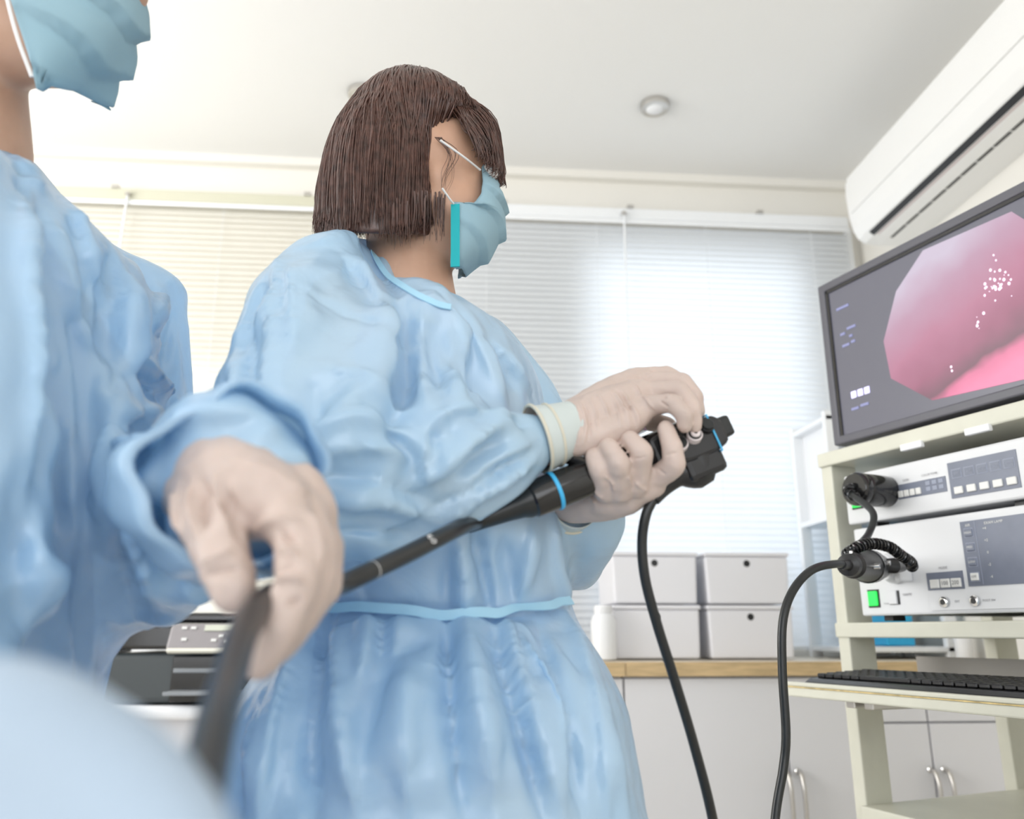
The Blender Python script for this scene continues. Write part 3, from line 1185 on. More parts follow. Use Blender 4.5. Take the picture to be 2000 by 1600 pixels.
def plate(u, x0, x1, z0, z1, name='control_panel', m=None, y=-.0012):
    return MB().box(x0, x1, y, .0005, z0, z1).build(name, m or PANELM, u)


def button(u, x0, x1, z0, z1, m=None, y=-.0045):
    return MB().box(x0, x1, y, .0, z0, z1, .001, 1).build('button', m or KEYM, u)


def lettering(u, body, x, z, size, m=DARKINK, y=-.0018):
    M = Matrix.Translation((x, y, z)) @ Matrix.Rotation(R(90), 4, 'X')
    return text_mesh('lettering', body, size, m, u, M)


OUTL = mat('panel_outline', (.30, .33, .42), .5)
# video processor front (local x, z)
lit_switch(vp, .0785, 1.211, .020, .024)
plate(vp, .175, .275, 1.200, 1.226)
for i in range(4):
    button(vp, .177 + i * .0125, .187 + i * .0125, 1.203, 1.2145)
for i in range(3):
    for k in range(2):
        plate(vp, .235 + i * .013, .244 + i * .013, 1.206 + k * .01, 1.213 + k * .01, 'indicator', OUTL, -.0018)
plate(vp, .282, .405, 1.186, 1.246)
for i in range(5):
    button(vp, .290 + i * .0235, .306 + i * .0235, 1.192, 1.204)
    for k in range(1):
        plate(vp, .288 + i * .0235, .307 + i * .0235, 1.2185, 1.234, 'key_outline', OUTL, -.0017)
        plate(vp, .2895 + i * .0235, .3055 + i * .0235, 1.220, 1.2325, 'key_face', PANELM, -.0022)
        lettering(vp, ('SET', 'WB', 'ENH', 'IRIS', 'COL')[i], .2975 + i * .0235, 1.2262, .0055, OUTL, -.0026)
lettering(vp, 'GAIN', .195, 1.232, .0055)
lettering(vp, 'COLOR TONE', .245, 1.234, .005)
# light source front
lit_switch(ls, .0925, 1.030, .020, .026)
MB().box(.128, .150, -.0015, .001, 1.018, 1.042).build('switch_frame', BLACKP, ls)
button(ls, .128, .1465, 1.0185, 1.0425, UNITM, -.005)
lettering(ls, 'IGNITE', .168, 1.034, .006)
lettering(ls, 'POWER', .122, 1.020, .004)
plate(ls, .212, .282, 1.039, 1.068)
for i, t_ in enumerate(('', '100', '200')):
    button(ls, .219 + i * .0205, .237 + i * .0205, 1.042, 1.0565)
    if t_:
        lettering(ls, t_, .228 + i * .0205, 1.0492, .009, DARKINK, -.0048)
lettering(ls, 'MODE', .247, 1.0745, .006)
plate(ls, .290, .425, 1.042, 1.146)
plate(ls, .3165, .3175, 1.044, 1.144, 'divider', OUTL, -.0018)
lettering(ls, 'AIR', .304, 1.139, .006, KEYM)
lettering(ls, 'EXAM LAMP', .350, 1.139, .006, KEYM)
for i in range(4):
    z = 1.052 + i * .0235
    plate(ls, .2955, .3125, z - .003, z + .012, 'key_outline', OUTL, -.0017)
    button(ls, .297, .311, z - .0015, z + .0105, KEYM if i == 0 else PANELM, -.004)
    lettering(ls, ('OFF', 'LOW', 'MED', 'HIGH')[i], .304, z + .0045, .0052, DARKINK if i == 0 else KEYM, -.0043)
for i in range(5):
    lettering(ls, '-4 -2 0 +2 +4'.split()[i], .333, 1.055 + i * .019, .006, KEYM)
# recessed jack strip
plate(ls, .214, .43, 1.006, 1.0335, 'jack_strip', UNITM, -.003)
for x, t_ in ((.243, 'EXT'), (.300, 'FOOT SW')):
    jk = MB().lathe([(0, .0085), (.004, .0085), (.005, .006)], (x, -.003, 1.019), (0, -1, 0), 20).build('jack', CHROME, ls)
    MB().lathe([(0, .0048), (.0006, .0048)], (x, -.0081, 1.019), (0, -1, 0), 16).build('jack_hole', BLACKP, jk)
    lettering(ls, t_, x + .024, 1.019, .005, DARKINK, -.0035)
# outlet collar of the light source
MB().lathe([(0, .028), (.010, .028), (.014, .024), (.03, .022)], (.150, 0, 1.082), (0, -1, 0), 28).build('scope_socket', UNITM, ls)
MB().box(.170, .184, -.03, .0, 1.055, 1.10, .004).build('socket_lock', UNITM, ls)
# ================================================================== PEOPLE
def rings_from(rows):
    """rows: (xl, yl, xr, yr, D, half depth, rise of the far side)"""
    out = []
    for (xl, yl, xr, yr, D, bb, rise) in rows:
        pl, pr_ = at(xl, yl, D), at(xr, yr, D)
        out.append(((pl + pr_) / 2, (pr_ - pl) / 2, FWD * bb + UP * rise))
    return out


def chain(bl, rows, sub=3):
    """rows: (px, py, D, radius)"""
    bl.limb([at(*r[:3]) for r in rows], [r[3] for r in rows], sub)


def ribbon(name, surf, pts, width, m, parent, off=.0025, n=8, thick=.0012):
    P = surf.project(pts)
    P = smooth_path(P, n)
    bvh = surf.bvh()
    Q, Nn = [], []
    for p in P:
        h = bvh.find_nearest(Vector(p))
        Q.append(Vector(h[0]))
        Nn.append(Vector(h[1]))
    for _ in range(14):
        Q = [Q[0]] + [(Q[i - 1] + Q[i] * 2 + Q[i + 1]) / 4 for i in range(1, len(Q) - 1)] + [Q[-1]]
        Nn = [Nn[0]] + [(Nn[i - 1] + Nn[i] * 2 + Nn[i + 1]).normalized() for i in range(1, len(Nn) - 1)] + [Nn[-1]]
    vs, fs = [], []
    for i, p in enumerate(Q):
        t = (Q[min(i + 1, len(Q) - 1)] - Q[max(i - 1, 0)]).normalized()
        s = t.cross(Nn[i]).normalized()
        for k, o in ((-1, off), (1, off), (1, off - thick), (-1, off - thick)):
            vs.append(p + Nn[i] * o + s * k * width / 2)
    for i in range(len(Q) - 1):
        for k in range(4):
            k2 = (k + 1) % 4
            fs.append((i * 4 + k, i * 4 + k2, (i + 1) * 4 + k2, (i + 1) * 4 + k))
    fs += [(0, 1, 2, 3), tuple((len(Q) - 1) * 4 + k for k in (3, 2, 1, 0))]
    return MB().add(vs, fs, True).build(name, m, parent)


def hand_blob(palm, fingers, extra=(), voxel=.0016, iters=4):
    bl = Blob()
    for row in palm:
        chain(bl, row, 2)
    for row in fingers:
        chain(bl, row, 2)
    for row in extra:
        chain(bl, row, 2)
    return Surf(subdivide(bl.skin(voxel, iters).me))


# ------------------------------------------------------------------ the woman holding the endoscope
wo = empty('person', at(830, 1236, .88) * 1.0)
wo.location.z = 0
WP = Vector(wo.location)
tag(wo, 'person with brown bob haircut, face mask and blue gown holding an endoscope', 'person')


def onto(o, root):
    """keep world placement while hanging the part under its person"""
    o.location = o.location - root.location
    return o


# body: head, neck, trunk, arms and legs in one skin
bl = Blob()
Mh = Matrix(((RGT.x, FWD.x, 0), (RGT.y, FWD.y, 0), (0, 0, 1))).to_3x3()
bl.ball(at(808, 310, .87), (.082, .066, .086), Mh)
bl.ball(at(872, 345, .865), (.055, .060, .080), Mh)
bl.ball(at(872, 420, .865), (.055, .054, .060), Mh)
chain(bl, [(862, 452, .86, .042), (915, 478, .865, .026)])
chain(bl, [(945, 345, .865, .012), (968, 398, .865, .013)])          # nose
chain(bl, [(903, 308, .865, .036), (895, 282, .865, .036)])          # brow
bl.ball(at(858, 335, .812), (.012, .008, .022), Mh)                   # ear
chain(bl, [(795, 430, .865, .050), (800, 520, .868, .047), (800, 600, .87, .055)])
bl.loft(rings_from([(640, 1600, 1080, 1600, .87, .15, 0), (650, 1250, 1075, 1250, .87, .14, 0), (660, 1000, 1040, 1000, .88, .14, 0),
                    (660, 800, 970, 800, .88, .13, 0), (690, 680, 900, 690, .88, .11, 0), (730, 610, 860, 620, .88, .065, 0)]))
chain(bl, [(665, 600, .79, .036), (620, 800, .71, .034), (615, 955, .665, .032), (850, 925, .665, .028), (1095, 848, .70, .023)])
chain(bl, [(910, 720, .96, .034), (1030, 900, .99, .034), (1095, 1060, .965, .032), (1118, 978, .79, .023)])
for D_, x_ in ((.80, 820), (.95, 900)):
    p0 = at(x_, 1640, D_)
    bl.limb([p0, Vector((p0.x, p0.y + .01, .48)), Vector((p0.x - .02, p0.y, .08))], [.085, .058, .042])
sf = bl.skin(.0038, 4)
onto(sf.build('body', SKIN, wo), wo)
for D_, x_ in ((.80, 820), (.95, 900)):
    p0 = at(x_, 1640, D_)
    bl = Blob()
    bl.limb([Vector((p0.x - .06, p0.y, .035)), Vector((p0.x + .10, p0.y, .03))], [.036, .034])
    bl.limb([Vector((p0.x - .03, p0.y, .05)), Vector((p0.x - .02, p0.y, .09))], [.045, .05])
    s_ = bl.skin(.006, 3)
    s_.co[:, 2] = np.maximum(s_.co[:, 2], 0.002)
    onto(s_.build('shoe', WHITEP, wo), wo)

bl = Blob()
for D_, x_ in ((.80, 820), (.95, 900)):
    p0 = at(x_, 1640, D_)
    bl.limb([p0, Vector((p0.x, p0.y + .01, .48)), Vector((p0.x - .02, p0.y, .10))], [.096, .075, .065])
onto(bl.skin(.007, 5).build('trousers', SCRUB, wo), wo)

# scrub top under the gown: the collar shows above the gown neckline
bl = Blob()
bl.loft(rings_from([(600, 1500, 1110, 1500, .87, .17, 0), (625, 1240, 1098, 1240, .87, .155, 0), (640, 1000, 1045, 1000, .88, .15, 0), (640, 800, 995, 800, .88, .145, 0),
                    (670, 700, 925, 710, .88, .125, 0), (705, 620, 890, 645, .88, .085, .02), (712, 505, 882, 590, .87, .062, .038), (714, 490, 874, 575, .87, .056, .040)]))
chain(bl, [(680, 620, .80, .040), (640, 740, .75, .044)])
sf = bl.skin(.004, 5)
onto(sf.build('scrub_top', SCRUB, wo), wo)

# the gown
bl = Blob()
bl.loft(rings_from([
    (330, 2150, 1335, 2150, .87, .29, 0), (365, 1850, 1310, 1850, .87, .288, 0), (398, 1640, 1284, 1640, .87, .28, 0), (420, 1520, 1270, 1520, .87, .265, 0), (468, 1400, 1236, 1400, .87, .245, 0),
    (528, 1300, 1182, 1300, .87, .212, 0), (588, 1225, 1130, 1225, .87, .178, 0), (600, 1193, 1114, 1193, .87, .168, 0), (590, 1140, 1112, 1140, .87, .178, 0),
    (555, 1020, 1108, 1020, .87, .205, 0), (535, 900, 1090, 900, .88, .21, 0), (535, 780, 1068, 780, .88, .21, 0), (545, 700, 1018, 700, .885, .20, 0),
    (572, 620, 955, 655, .885, .165, .01), (600, 540, 925, 628, .88, .13, .02), (650, 482, 902, 606, .875, .088, .034), (688, 462, 888, 597, .87, .066, .043)]), 56, 2.2)
chain(bl, [(705, 560, .845, .050), (632, 548, .775, .050), (598, 650, .735, .070), (592, 760, .69, .078), (588, 870, .66, .078), (610, 965, .64, .070),
           (700, 968, .635, .062), (790, 950, .64, .055), (870, 925, .65, .048), (960, 895, .67, .042), (1030, 866, .685, .029), (1062, 852, .69, .023)])
chain(bl, [(930, 690, .98, .055), (1010, 800, 1.0, .06), (1075, 960, 1.0, .065), (1108, 1065, .965, .052), (1140, 1030, .87, .046), (1158, 1008, .82, .040), (1120, 985, .79, .030)])
sg = bl.skin(.0072, 6).open_below(.575)
r, v = 1, -1
S = [
    # shoulder and upper sleeve
    ([(566, 462), (566, 520), (567, 600), (568, 700)], .009, .009, .5),
    ([(700, 470), (640, 470), (600, 480)], .014, .006),
    ([(660, 490), (700, 540), (760, 600)], .020, -.009),
    ([(700, 500), (735, 570), (776, 650)], .010, .009),
    ([(722, 480), (765, 555), (795, 640), (802, 720)], .018, -.014),
    ([(790, 640), (800, 700), (790, 770), (762, 832)], .015, -.020),
    ([(822, 585), (824, 660), (822, 730), (838, 790)], .011, .012),
    ([(567, 575), (640, 592), (715, 625), (775, 660), (786, 730)], .0035, -.0035),
    ([(540, 470), (520, 540), (485, 620), (465, 700)], .013, -.009),
    ([(548, 500), (530, 580), (490, 660), (470, 720)], .007, .006),
    ([(525, 600), (518, 690), (512, 800), (505, 860)], .008, .010, .4),
    ([(495, 640), (488, 740), (478, 800)], .012, -.010),
    ([(458, 640), (455, 720), (470, 800)], .010, .006),
    ([(615, 735), (612, 790), (625, 830)], .012, -.006),
    ([(640, 725), (700, 722), (735, 740)], .006, .004),
    # chest
    ([(838, 640), (850, 720), (868, 800)], .013, -.010),
    ([(872, 620), (884, 700), (896, 790)], .008, .007),
    ([(905, 690), (918, 750), (926, 805)], .010, -.010),
    ([(890, 610), (930, 660), (962, 730), (985, 800)], .009, .007),
    ([(940, 650), (980, 700), (1015, 770)], .010, -.006),
    ([(965, 668), (1005, 715), (1040, 780)], .008, .006),
    ([(850, 570), (835, 600), (826, 650)], .010, .008),
    # elbow and forearm
    ([(600, 858), (650, 822), (710, 806), (752, 838)], .014, .013, -.3),
    ([(590, 900), (660, 880), (760, 876), (815, 915), (830, 946)], .010, .011, .4),
    ([(755, 838), (785, 868), (812, 910), (826, 945)], .012, -.017),
    ([(838, 850), (836, 890), (832, 945)], .008, .012),
    ([(850, 830), (848, 880), (842, 920)], .010, -.014),
    ([(846, 836), (870, 806), (915, 796), (950, 805)], .013, .012),
    ([(830, 948), (890, 895), (940, 850), (1005, 812)], .010, .011),
    ([(880, 930), (930, 890), (985, 850)], .014, -.009),
    ([(1042, 902), (985, 940), (920, 985), (850, 1030)], .008, .009),
    ([(1040, 880), (975, 915), (900, 965), (830, 1005)], .010, -.010),
    ([(1038, 868), (985, 888), (930, 930), (890, 975)], .007, .008),
    ([(1038, 925), (990, 968), (930, 1000)], .007, -.006),
    ([(1030, 830), (1000, 815), (975, 812)], .007, -.006),
    ([(620, 930), (700, 930), (790, 960), (850, 985)], .013, -.010),
    ([(640, 990), (720, 985), (800, 1000), (850, 1020)], .011, .008),
    ([(650, 1045), (720, 1035), (800, 1042)], .012, -.008),
    # waist and skirt pleats
    ([(640, 1060), (700, 1120), (720, 1185)], .013, -.006),
    ([(860, 1050), (868, 1120), (870, 1192)], .006, -.010, .4),
    ([(895, 1050), (905, 1120), (905, 1190)], .012, .007),
    ([(925, 1035), (945, 1120), (958, 1195)], .007, -.013, .4),
    ([(985, 1050), (1000, 1130), (1012, 1195)], .011, -.008),
    ([(1040, 1030), (1035, 1090), (1010, 1180)], .008, .007),
    ([(1080, 1010), (1085, 1100), (1112, 1180)], .009, .007),
    ([(640, 1205), (632, 1260), (616, 1360), (600, 1470), (610, 1600)], .022, -.016),
    ([(600, 1225), (560, 1310), (528, 1420), (505, 1600)], .014, .014),
    ([(665, 1205), (655, 1300), (662, 1420), (700, 1600)], .016, .010),
    ([(720, 1205), (715, 1260), (700, 1330)], .010, .008),
    ([(745, 1205), (748, 1250), (740, 1300)], .007, -.006),
    ([(775, 1205), (776, 1240), (768, 1290)], .007, .007),
    ([(868, 1208), (872, 1320), (882, 1450), (905, 1600)], .010, -.020, .5),
    ([(905, 1208), (925, 1320), (950, 1450), (975, 1600)], .022, .012),
    ([(957, 1210), (978, 1300), (1010, 1420), (1062, 1600)], .012, -.026, .5),
    ([(985, 1210), (1015, 1310), (1055, 1430), (1100, 1600)], .014, .014),
    ([(1010, 1220), (1025, 1260), (1060, 1340)], .010, -.010),
    ([(1050, 1215), (1085, 1320), (1120, 1460), (1140, 1600)], .013, -.012),
    ([(1105, 1200), (1140, 1280), (1170, 1400), (1185, 1600)], .015, .012),
    ([(800, 1300), (790, 1400), (800, 1600)], .030, .010),
    ([(560, 1240), (520, 1330), (480, 1450), (465, 1600)], .012, -.010),
    ([(595, 1192), (700, 1194), (850, 1196), (960, 1202), (1020, 1204), (1116, 1182)], .007, -.006),
]
zw = at(850, 1196, .87).z
pin = (np.abs(sg.co[:, 2] - zw) < .008)
pin |= near_any(sg, [at(1030, 866, .685), at(1062, 852, .69), at(1120, 985, .79)], .042)
pin |= np.linalg.norm((sg.co - np.array(at(787, 528, .87))) * np.array([1, 1, .6]), axis=1) < .10
sg = drape(sg, S, pin, 1)
gown = onto(sg.build('gown', GOWN, wo), wo)
tie = ribbon('waist_tie', sg, [(594, 1222), (620, 1204), (655, 1195), (720, 1193), (800, 1194), (880, 1198), (960, 1205), (1018, 1208), (1060, 1198), (1080, 1192), (1098, 1185)], .0085, TIEM, wo, .0125)
tie.location = -WP
bn = ribbon('neck_binding', sg, [(724, 492), (745, 520), (775, 552), (810, 575), (845, 592), (880, 602)], .006, TIEM, wo, .0025)
bn.location = -WP

# face mask
def face_mask(name, prof, near, Dc, root, pleats=3, m=MASKM, tmin=.35, amp=.007):
    """prof: (px,py) down the middle of the face; near: (px,py,D) down the edge on the near cheek"""
    NP = 40
    def resample(Q):
        Q = [Vector(q) for q in Q]
        L = [0]
        for a, b_ in zip(Q, Q[1:]):
            L.append(L[-1] + (b_ - a).length)
        out = []
        for i in range(NP + 1):
            s = L[-1] * i / NP
            k = max(j for j in range(len(L)) if L[j] <= s + 1e-9)
            k = min(k, len(Q) - 2)
            t = (s - L[k]) / max(1e-9, L[k + 1] - L[k])
            out.append(Q[k].lerp(Q[k + 1], t))
        return out
    Pm = resample([at(x, y, Dc) for x, y in prof])
    Pn = resample([at(*q) for q in near])
    Pf = resample([at(x, y, D) + FWD * 2 * (Dc - D) for x, y, D in near])
    for a, c, f in zip(Pm, Pn, Pf):
        f.z = max(a.z, c.z) + .02
    NS = 28
    vs, fs = [], []
    for i in range(NP + 1):
        t = i / NP
        ph0 = None
        if t > tmin * .5:
            ph0 = (t - tmin * .5) / (1 - tmin * .5) * (pleats + .6)
        for j in range(NS + 1):
            s = j / NS * 2 - 1
            e = Pn[i] if s < 0 else Pf[i]
            a = abs(s)
            # quarter-ellipse between the mid line and the cheek edge
            w = math.sin(a * math.pi / 2)
            q = 1 - math.cos(a * math.pi / 2)
            d = e - Pm[i]
            fw = RGT * d.dot(RGT)
            ot = d - fw
            p = Pm[i] + ot * w + fw * q
            saw = ((ph0 + .9 * a) % 1.0) if ph0 is not None else .5
            n_ = (RGT * (1 - a) + FWD * s * 1.0).normalized()
            p = p + n_ * amp * (saw - .5) * (1 - a ** 4) * (1 if t > tmin * .5 else .2)
            vs.append(p)
    W = NS + 1
    for i in range(NP):
        for j in range(NS):
            fs.append((i * W + j, i * W + j + 1, (i + 1) * W + j + 1, (i + 1) * W + j))
    o = MB().add(vs, fs, True).build(name, m, root, autosmooth=False)
    md = o.modifiers.new('thickness', 'SOLIDIFY')
    md.thickness = .0012
    o.location = -Vector(root.location)
    return o, Pn, Pf


mk, Pn, Pf = face_mask('face_mask', [(960, 322), (984, 378), (991, 425), (985, 468), (950, 512), (905, 534)],
                       [(940, 320, .832), (943, 352, .822), (940, 378, .812), (925, 398, .806), (884, 394, .802), (881, 450, .802), (880, 521, .806)], .865, wo)
def bar_part(name, pts, rad, m, root, seg=8):
    o = MB().tube(pts, rad, seg).build(name, m, root)
    o.location = o.location - Vector(root.location)
    return o
MBt = MB()
pts = [at(889, 398 + k * 12.2, .7995) for k in range(11)]
vs, fs = [], []
for k, p in enumerate(pts):
    for dx, dd in ((-.0048, .001), (.0048, .0), (.0048, .002), (-.0048, .003)):
        vs.append(p + RGT * dx + FWD * dd)
for k in range(10):
    for q in range(4):
        fs.append((k * 4 + q, k * 4 + (q + 1) % 4, k * 4 + 4 + (q + 1) % 4, k * 4 + 4 + q))
fs += [(0, 1, 2, 3), (43, 42, 41, 40)]
tb = MBt.add(vs, fs).build('mask_binding', TEAL, mk)
lp = MB().tube(smooth_path([at(938, 332, .818), at(905, 306, .794), at(860, 274, .776)], 6), .0012, 8).build('ear_loop', LOOPM, mk)
lp = MB().tube(smooth_path([at(886, 398, .797), at(878, 388, .790), at(864, 368, .780)], 6), .0011, 8).build('ear_loop', LOOPM, mk)
# eye
for D_ in (.838, .892):
    e = MB()
    e.lathe([(-.0105, .001), (-.008, .0065), (-.003, .0100), (0, .0105), (.003, .0100), (.008, .0065), (.0105, .001)], at(958, 335, D_), RGT, 20)
    eo = onto(e.build('eye', EYEW, wo), wo)
    ir = MB().lathe([(.0088, .0048), (.0102, .0046), (.0108, .002)], at(958, 335, D_), RGT, 16).build('iris', EYED, eo)
    bpts = smooth_path([at(945, 312, D_ - .006), at(958, 306, D_ - .002), at(970, 310, D_ + .004)], 5)
    onto(MB().tube(bpts, [.001, .002, .0024, .0026, .0026, .0026, .0024, .002, .0018, .0014, .001], 6).build('eyebrow', HAIRM, wo), wo)

# hair: a bob with bangs; volume below, strands above
hb = Blob()
hb.loft(rings_from([(775, 173, 850, 176, .87, .035, 0), (735, 192, 895, 205, .87, .060, 0), (700, 222, 938, 240, .87, .076, 0), (676, 256, 950, 264, .87, .080, 0), (668, 270, 925, 276, .87, .082, 0), (664, 280, 880, 286, .87, .084, 0),
                    (652, 310, 872, 318, .87, .086, 0), (640, 350, 868, 355, .87, .088, 0), (630, 395, 868, 400, .87, .088, .018), (626, 430, 868, 440, .87, .086, .032), (634, 452, 864, 462, .87, .082, .042)]), 48, 2.15)
hs = hb.skin(.003, 5)
# the face side of the bob is open: strands start at the crown and fall down the outside
hv = hs.bvh()
hc = at(800, 330, .87)
crown = at(812, 172, .872)
S_ = MB()
rh = random.Random(11)
cam_o = Vector((0, 0, CAMZ))
nst = 0
zbot = at(800, 458, .87).z


def strand(az, zend, lift, seed):
    pts = []
    el0 = R(rh.uniform(60, 86))
    n = 22
    az0 = az + rh.uniform(-.35, .35)
    for k in range(n):
        t = k / (n - 1)
        el = el0 + (R(-62) - el0) * t
        a_ = az0 + (az - az0) * min(1, t * 1.8) + .02 * math.sin(seed + t * 7)
        d = (RGT * math.cos(a_) + FWD * math.sin(a_)) * math.cos(el) + UP * math.sin(el)
        h = hv.ray_cast(hc, d)
        if h[0] is None:
            continue
        if h[0].z < zend + (h[0].dot(FWD) - .87) * .5 or h[1].z < -.75:
            break
        pts.append(Vector(h[0]) + Vector(h[1]) * (lift + .0012 * math.sin(seed * 3 + t * 9)))
    return pts


for i in range(3000):
    az = rh.uniform(0, 2 * math.pi)
    front = abs((az + math.pi) % (2 * math.pi) - math.pi)
    ztop = at(900, 275, .87).z
    zend = zbot + rh.uniform(.004, .014)
    if front < .95:
        zend = ztop + rh.uniform(0, .01) - 0.0
    pts = strand(az, zend, rh.uniform(.0003, .0040), i * 1.7)
    if len(pts) < 4:
        continue
    if front >= .95:
        pts.append(pts[-1] + Vector((0, 0, -rh.uniform(.004, .018))) + RGT * rh.uniform(-.003, .003) + FWD * rh.uniform(-.002, .002))
    pts = pts[::2] + ([pts[-1]] if len(pts) % 2 == 0 else [])
    rr = rh.uniform(.0006, .0014)
    S_.tube(smooth_path(pts, 2), [rr * (1 - .75 * (k / (len(pts) * 2 - 2)) ** 3) for k in range(len(pts) * 2 - 1)], 4, False)
# bangs sweep from the crown over the forehead
for i in range(620):
    f = rh.random()
    D_ = .795 + .15 * f
    w_ = math.sin(math.pi * min(1, max(0, (D_ - .785) / .17)))
    ex = 915 + 66 * w_ ** .7 + rh.uniform(-12, 6)
    ey = 278 + 58 * w_ ** 1.5 + rh.uniform(-14, 20)
    c0 = at(812 + rh.uniform(-25, 70), 172 + rh.uniform(0, 12), .868 + (D_ - .87) * .25)
    m1 = at(882 + 22 * w_ + rh.uniform(-8, 8), 190 + 16 * (1 - w_) + rh.uniform(-3, 6), .868 + (D_ - .87) * .72)
    m2 = at(ex - 22 + rh.uniform(-6, 6), 238 + 14 * (1 - w_) + rh.uniform(-5, 5), D_ - .004)
    e0 = at(ex, ey, D_)
    e1 = at(ex + rh.uniform(-10, 2), ey + rh.uniform(6, 20), D_)
    P = smooth_path([c0, m1, m2, e0, e1], 4)
    rr = rh.uniform(.0006, .0013)
    S_.tube(P, [rr * (1 - .75 * (k / (len(P) - 1)) ** 2) for k in range(len(P))], 4, False)
# wisps at the temple and the tips under the bob
for i in range(9):
    x = 866 + rh.uniform(-6, 10)
    P = smooth_path([at(x - 12, 268, .80), at(x + 6 + rh.uniform(0, 25), 300, .796), at(x + rh.uniform(0, 18), 330 + rh.uniform(0, 25), .80), at(x + rh.uniform(-8, 6), 372 + rh.uniform(-10, 25), .803)], 4)
    S_.tube(P, [.0005 * (1 - .8 * k / (len(P) - 1)) for k in range(len(P))], 4, False)
for i in range(150):
    x = rh.uniform(690, 872)
    D_ = rh.uniform(.785, .83)
    y = 440 + rh.uniform(-8, 8) + (14 if 750 < x < 800 else 0)
    P = [at(x, y - 60, D_ - .004), at(x + rh.uniform(-3, 3), y - 20, D_), at(x + rh.uniform(-6, 6), y + rh.uniform(5, 30), D_ + .006)]
    P = smooth_path(P, 3)
    S_.tube(P, [.0012 * (1 - .85 * k / (len(P) - 1)) for k in range(len(P))], 4, False)
hair = onto(hs.build('hair', HAIRM, wo), wo)
st = S_.build('hair_strands', HAIRM, hair, autosmooth=False)
st['kind'] = 'stuff'

# ------------------------------------------------------------------ the woman's gloved hands
# upper hand: little-finger side towards the camera, fingertips on the control body
palm = [
    [(1112, 838, .700, .0235), (1150, 822, .700, .023), (1200, 800, .702, .0215), (1250, 775, .706, .0165)],
    [(1122, 862, .690, .0150), (1180, 848, .688, .0145), (1235, 822, .688, .0125), (1262, 796, .690, .0105)],
    [(1118, 818, .708, .017), (1180, 778, .716, .0165), (1240, 745, .728, .0135), (1266, 740, .735, .0105)],
    [(1150, 830, .72, .015), (1210, 820, .735, .013), (1250, 815, .742, .010)],
]
fingers = [
    [(1256, 795, .690, .0098), (1312, 786, .676, .0086), (1336, 808, .672, .0078), (1338, 832, .678, .0070)],
    [(1264, 768, .703, .0102), (1326, 762, .690, .0090), (1352, 797, .685, .0080), (1356, 832, .690, .0072)],
    [(1270, 748, .720, .0102), (1332, 746, .708, .0090), (1357, 776, .704, .0082), (1361, 806, .706, .0074)],
    [(1262, 738, .736, .0100), (1300, 732, .732, .0090), (1330, 746, .728, .0082), (1348, 772, .726, .0074)],
    [(1200, 815, .740, .0110), (1262, 822, .752, .0095), (1305, 830, .750, .0082)],
]
hr = hand_blob(palm, fingers)
GS = [
    ([(1125, 790), (1135, 830), (1128, 868)], .0030, .0022), ([(1133, 786), (1146, 830), (1140, 866)], .0024, .0022),
    ([(1108, 800), (1118, 840), (1110, 878)], .0030, .0018), ([(1195, 765), (1222, 800), (1228, 840)], .0026, .0024),
    ([(1215, 765), (1240, 800), (1248, 834)], .0024, .0022), ([(1225, 745), (1255, 780), (1288, 812)], .0022, .0022),
    ([(1116, 796), (1127, 836), (1120, 874)], .0022, -.0020), ([(1140, 790), (1152, 825), (1150, 858)], .0022, -.0020), ([(1205, 762), (1232, 800), (1240, 836)], .0022, -.0018),
    ([(1240, 752), (1262, 782), (1280, 800)], .0018, .0018), ([(1175, 762), (1205, 790), (1212, 835)], .0018, .0018),
    ([(1165, 770), (1185, 800), (1192, 820)], .0022, .0018), ([(1150, 775), (1165, 810), (1168, 840)], .0022, .0016),
    ([(1300, 778), (1312, 770)], .0016, .0014), ([(1290, 784), (1306, 796)], .0016, -.0014), ([(1322, 770), (1332, 786)], .0016, .0014),
]
hr.folds([(q[0], q[1] * .8, q[2] * 1.25) for q in GS]).noise(140, .0005, 5)
g1 = onto(hr.build('glove', LATEX, wo), wo)
# lower hand: palm under the grip, four fingers wrapped up the near side
palm = [
    [(1115, 974, .765, .024), (1150, 972, .745, .022), (1190, 968, .722, .0165)],
    [(1130, 985, .76, .018), (1180, 985, .735, .016), (1230, 972, .715, .0150)],
    [(1140, 962, .765, .018), (1200, 950, .755, .018), (1260, 935, .745, .016)],
    [(1180, 975, .725, .016), (1230, 962, .712, .0155), (1272, 945, .706, .0140)],
]
fingers = [
    [(1184, 960, .702, .0112), (1171, 918, .680, .0094), (1161, 893, .682, .0082), (1160, 876, .702, .0074)],
    [(1212, 958, .698, .0114), (1208, 905, .672, .0098), (1190, 876, .675, .0088), (1176, 868, .700, .0078)],
    [(1243, 950, .698, .0114), (1254, 884, .674, .0098), (1232, 861, .678, .0088), (1212, 854, .702, .0078)],
    [(1276, 938, .702, .0114), (1318, 908, .682, .0100), (1312, 870, .678, .0090), (1300, 838, .683, .0080)],
    [(1200, 955, .755, .0125), (1240, 905, .768, .0110), (1280, 880, .766, .0092)],
]
hl = hand_blob(palm, fingers)
hl.folds([
    ([(1196, 940), (1200, 960)], .0022, .0016), ([(1226, 930), (1232, 952)], .0022, .0018), ([(1180, 930), (1198, 945)], .0018, .0018),
    ([(1240, 940), (1262, 960)], .0024, .0020), ([(1150, 965), (1165, 985)], .0026, .0022), ([(1285, 915), (1300, 928)], .0018, -.0014),
    ([(1160, 955), (1178, 975)], .0024, .0016), ([(1300, 890), (1322, 884)], .0014, -.0012), ([(1240, 896), (1262, 892)], .0014, -.0012),
]).noise(140, .0005, 6)
onto(hl.build('glove', LATEX, wo), wo)


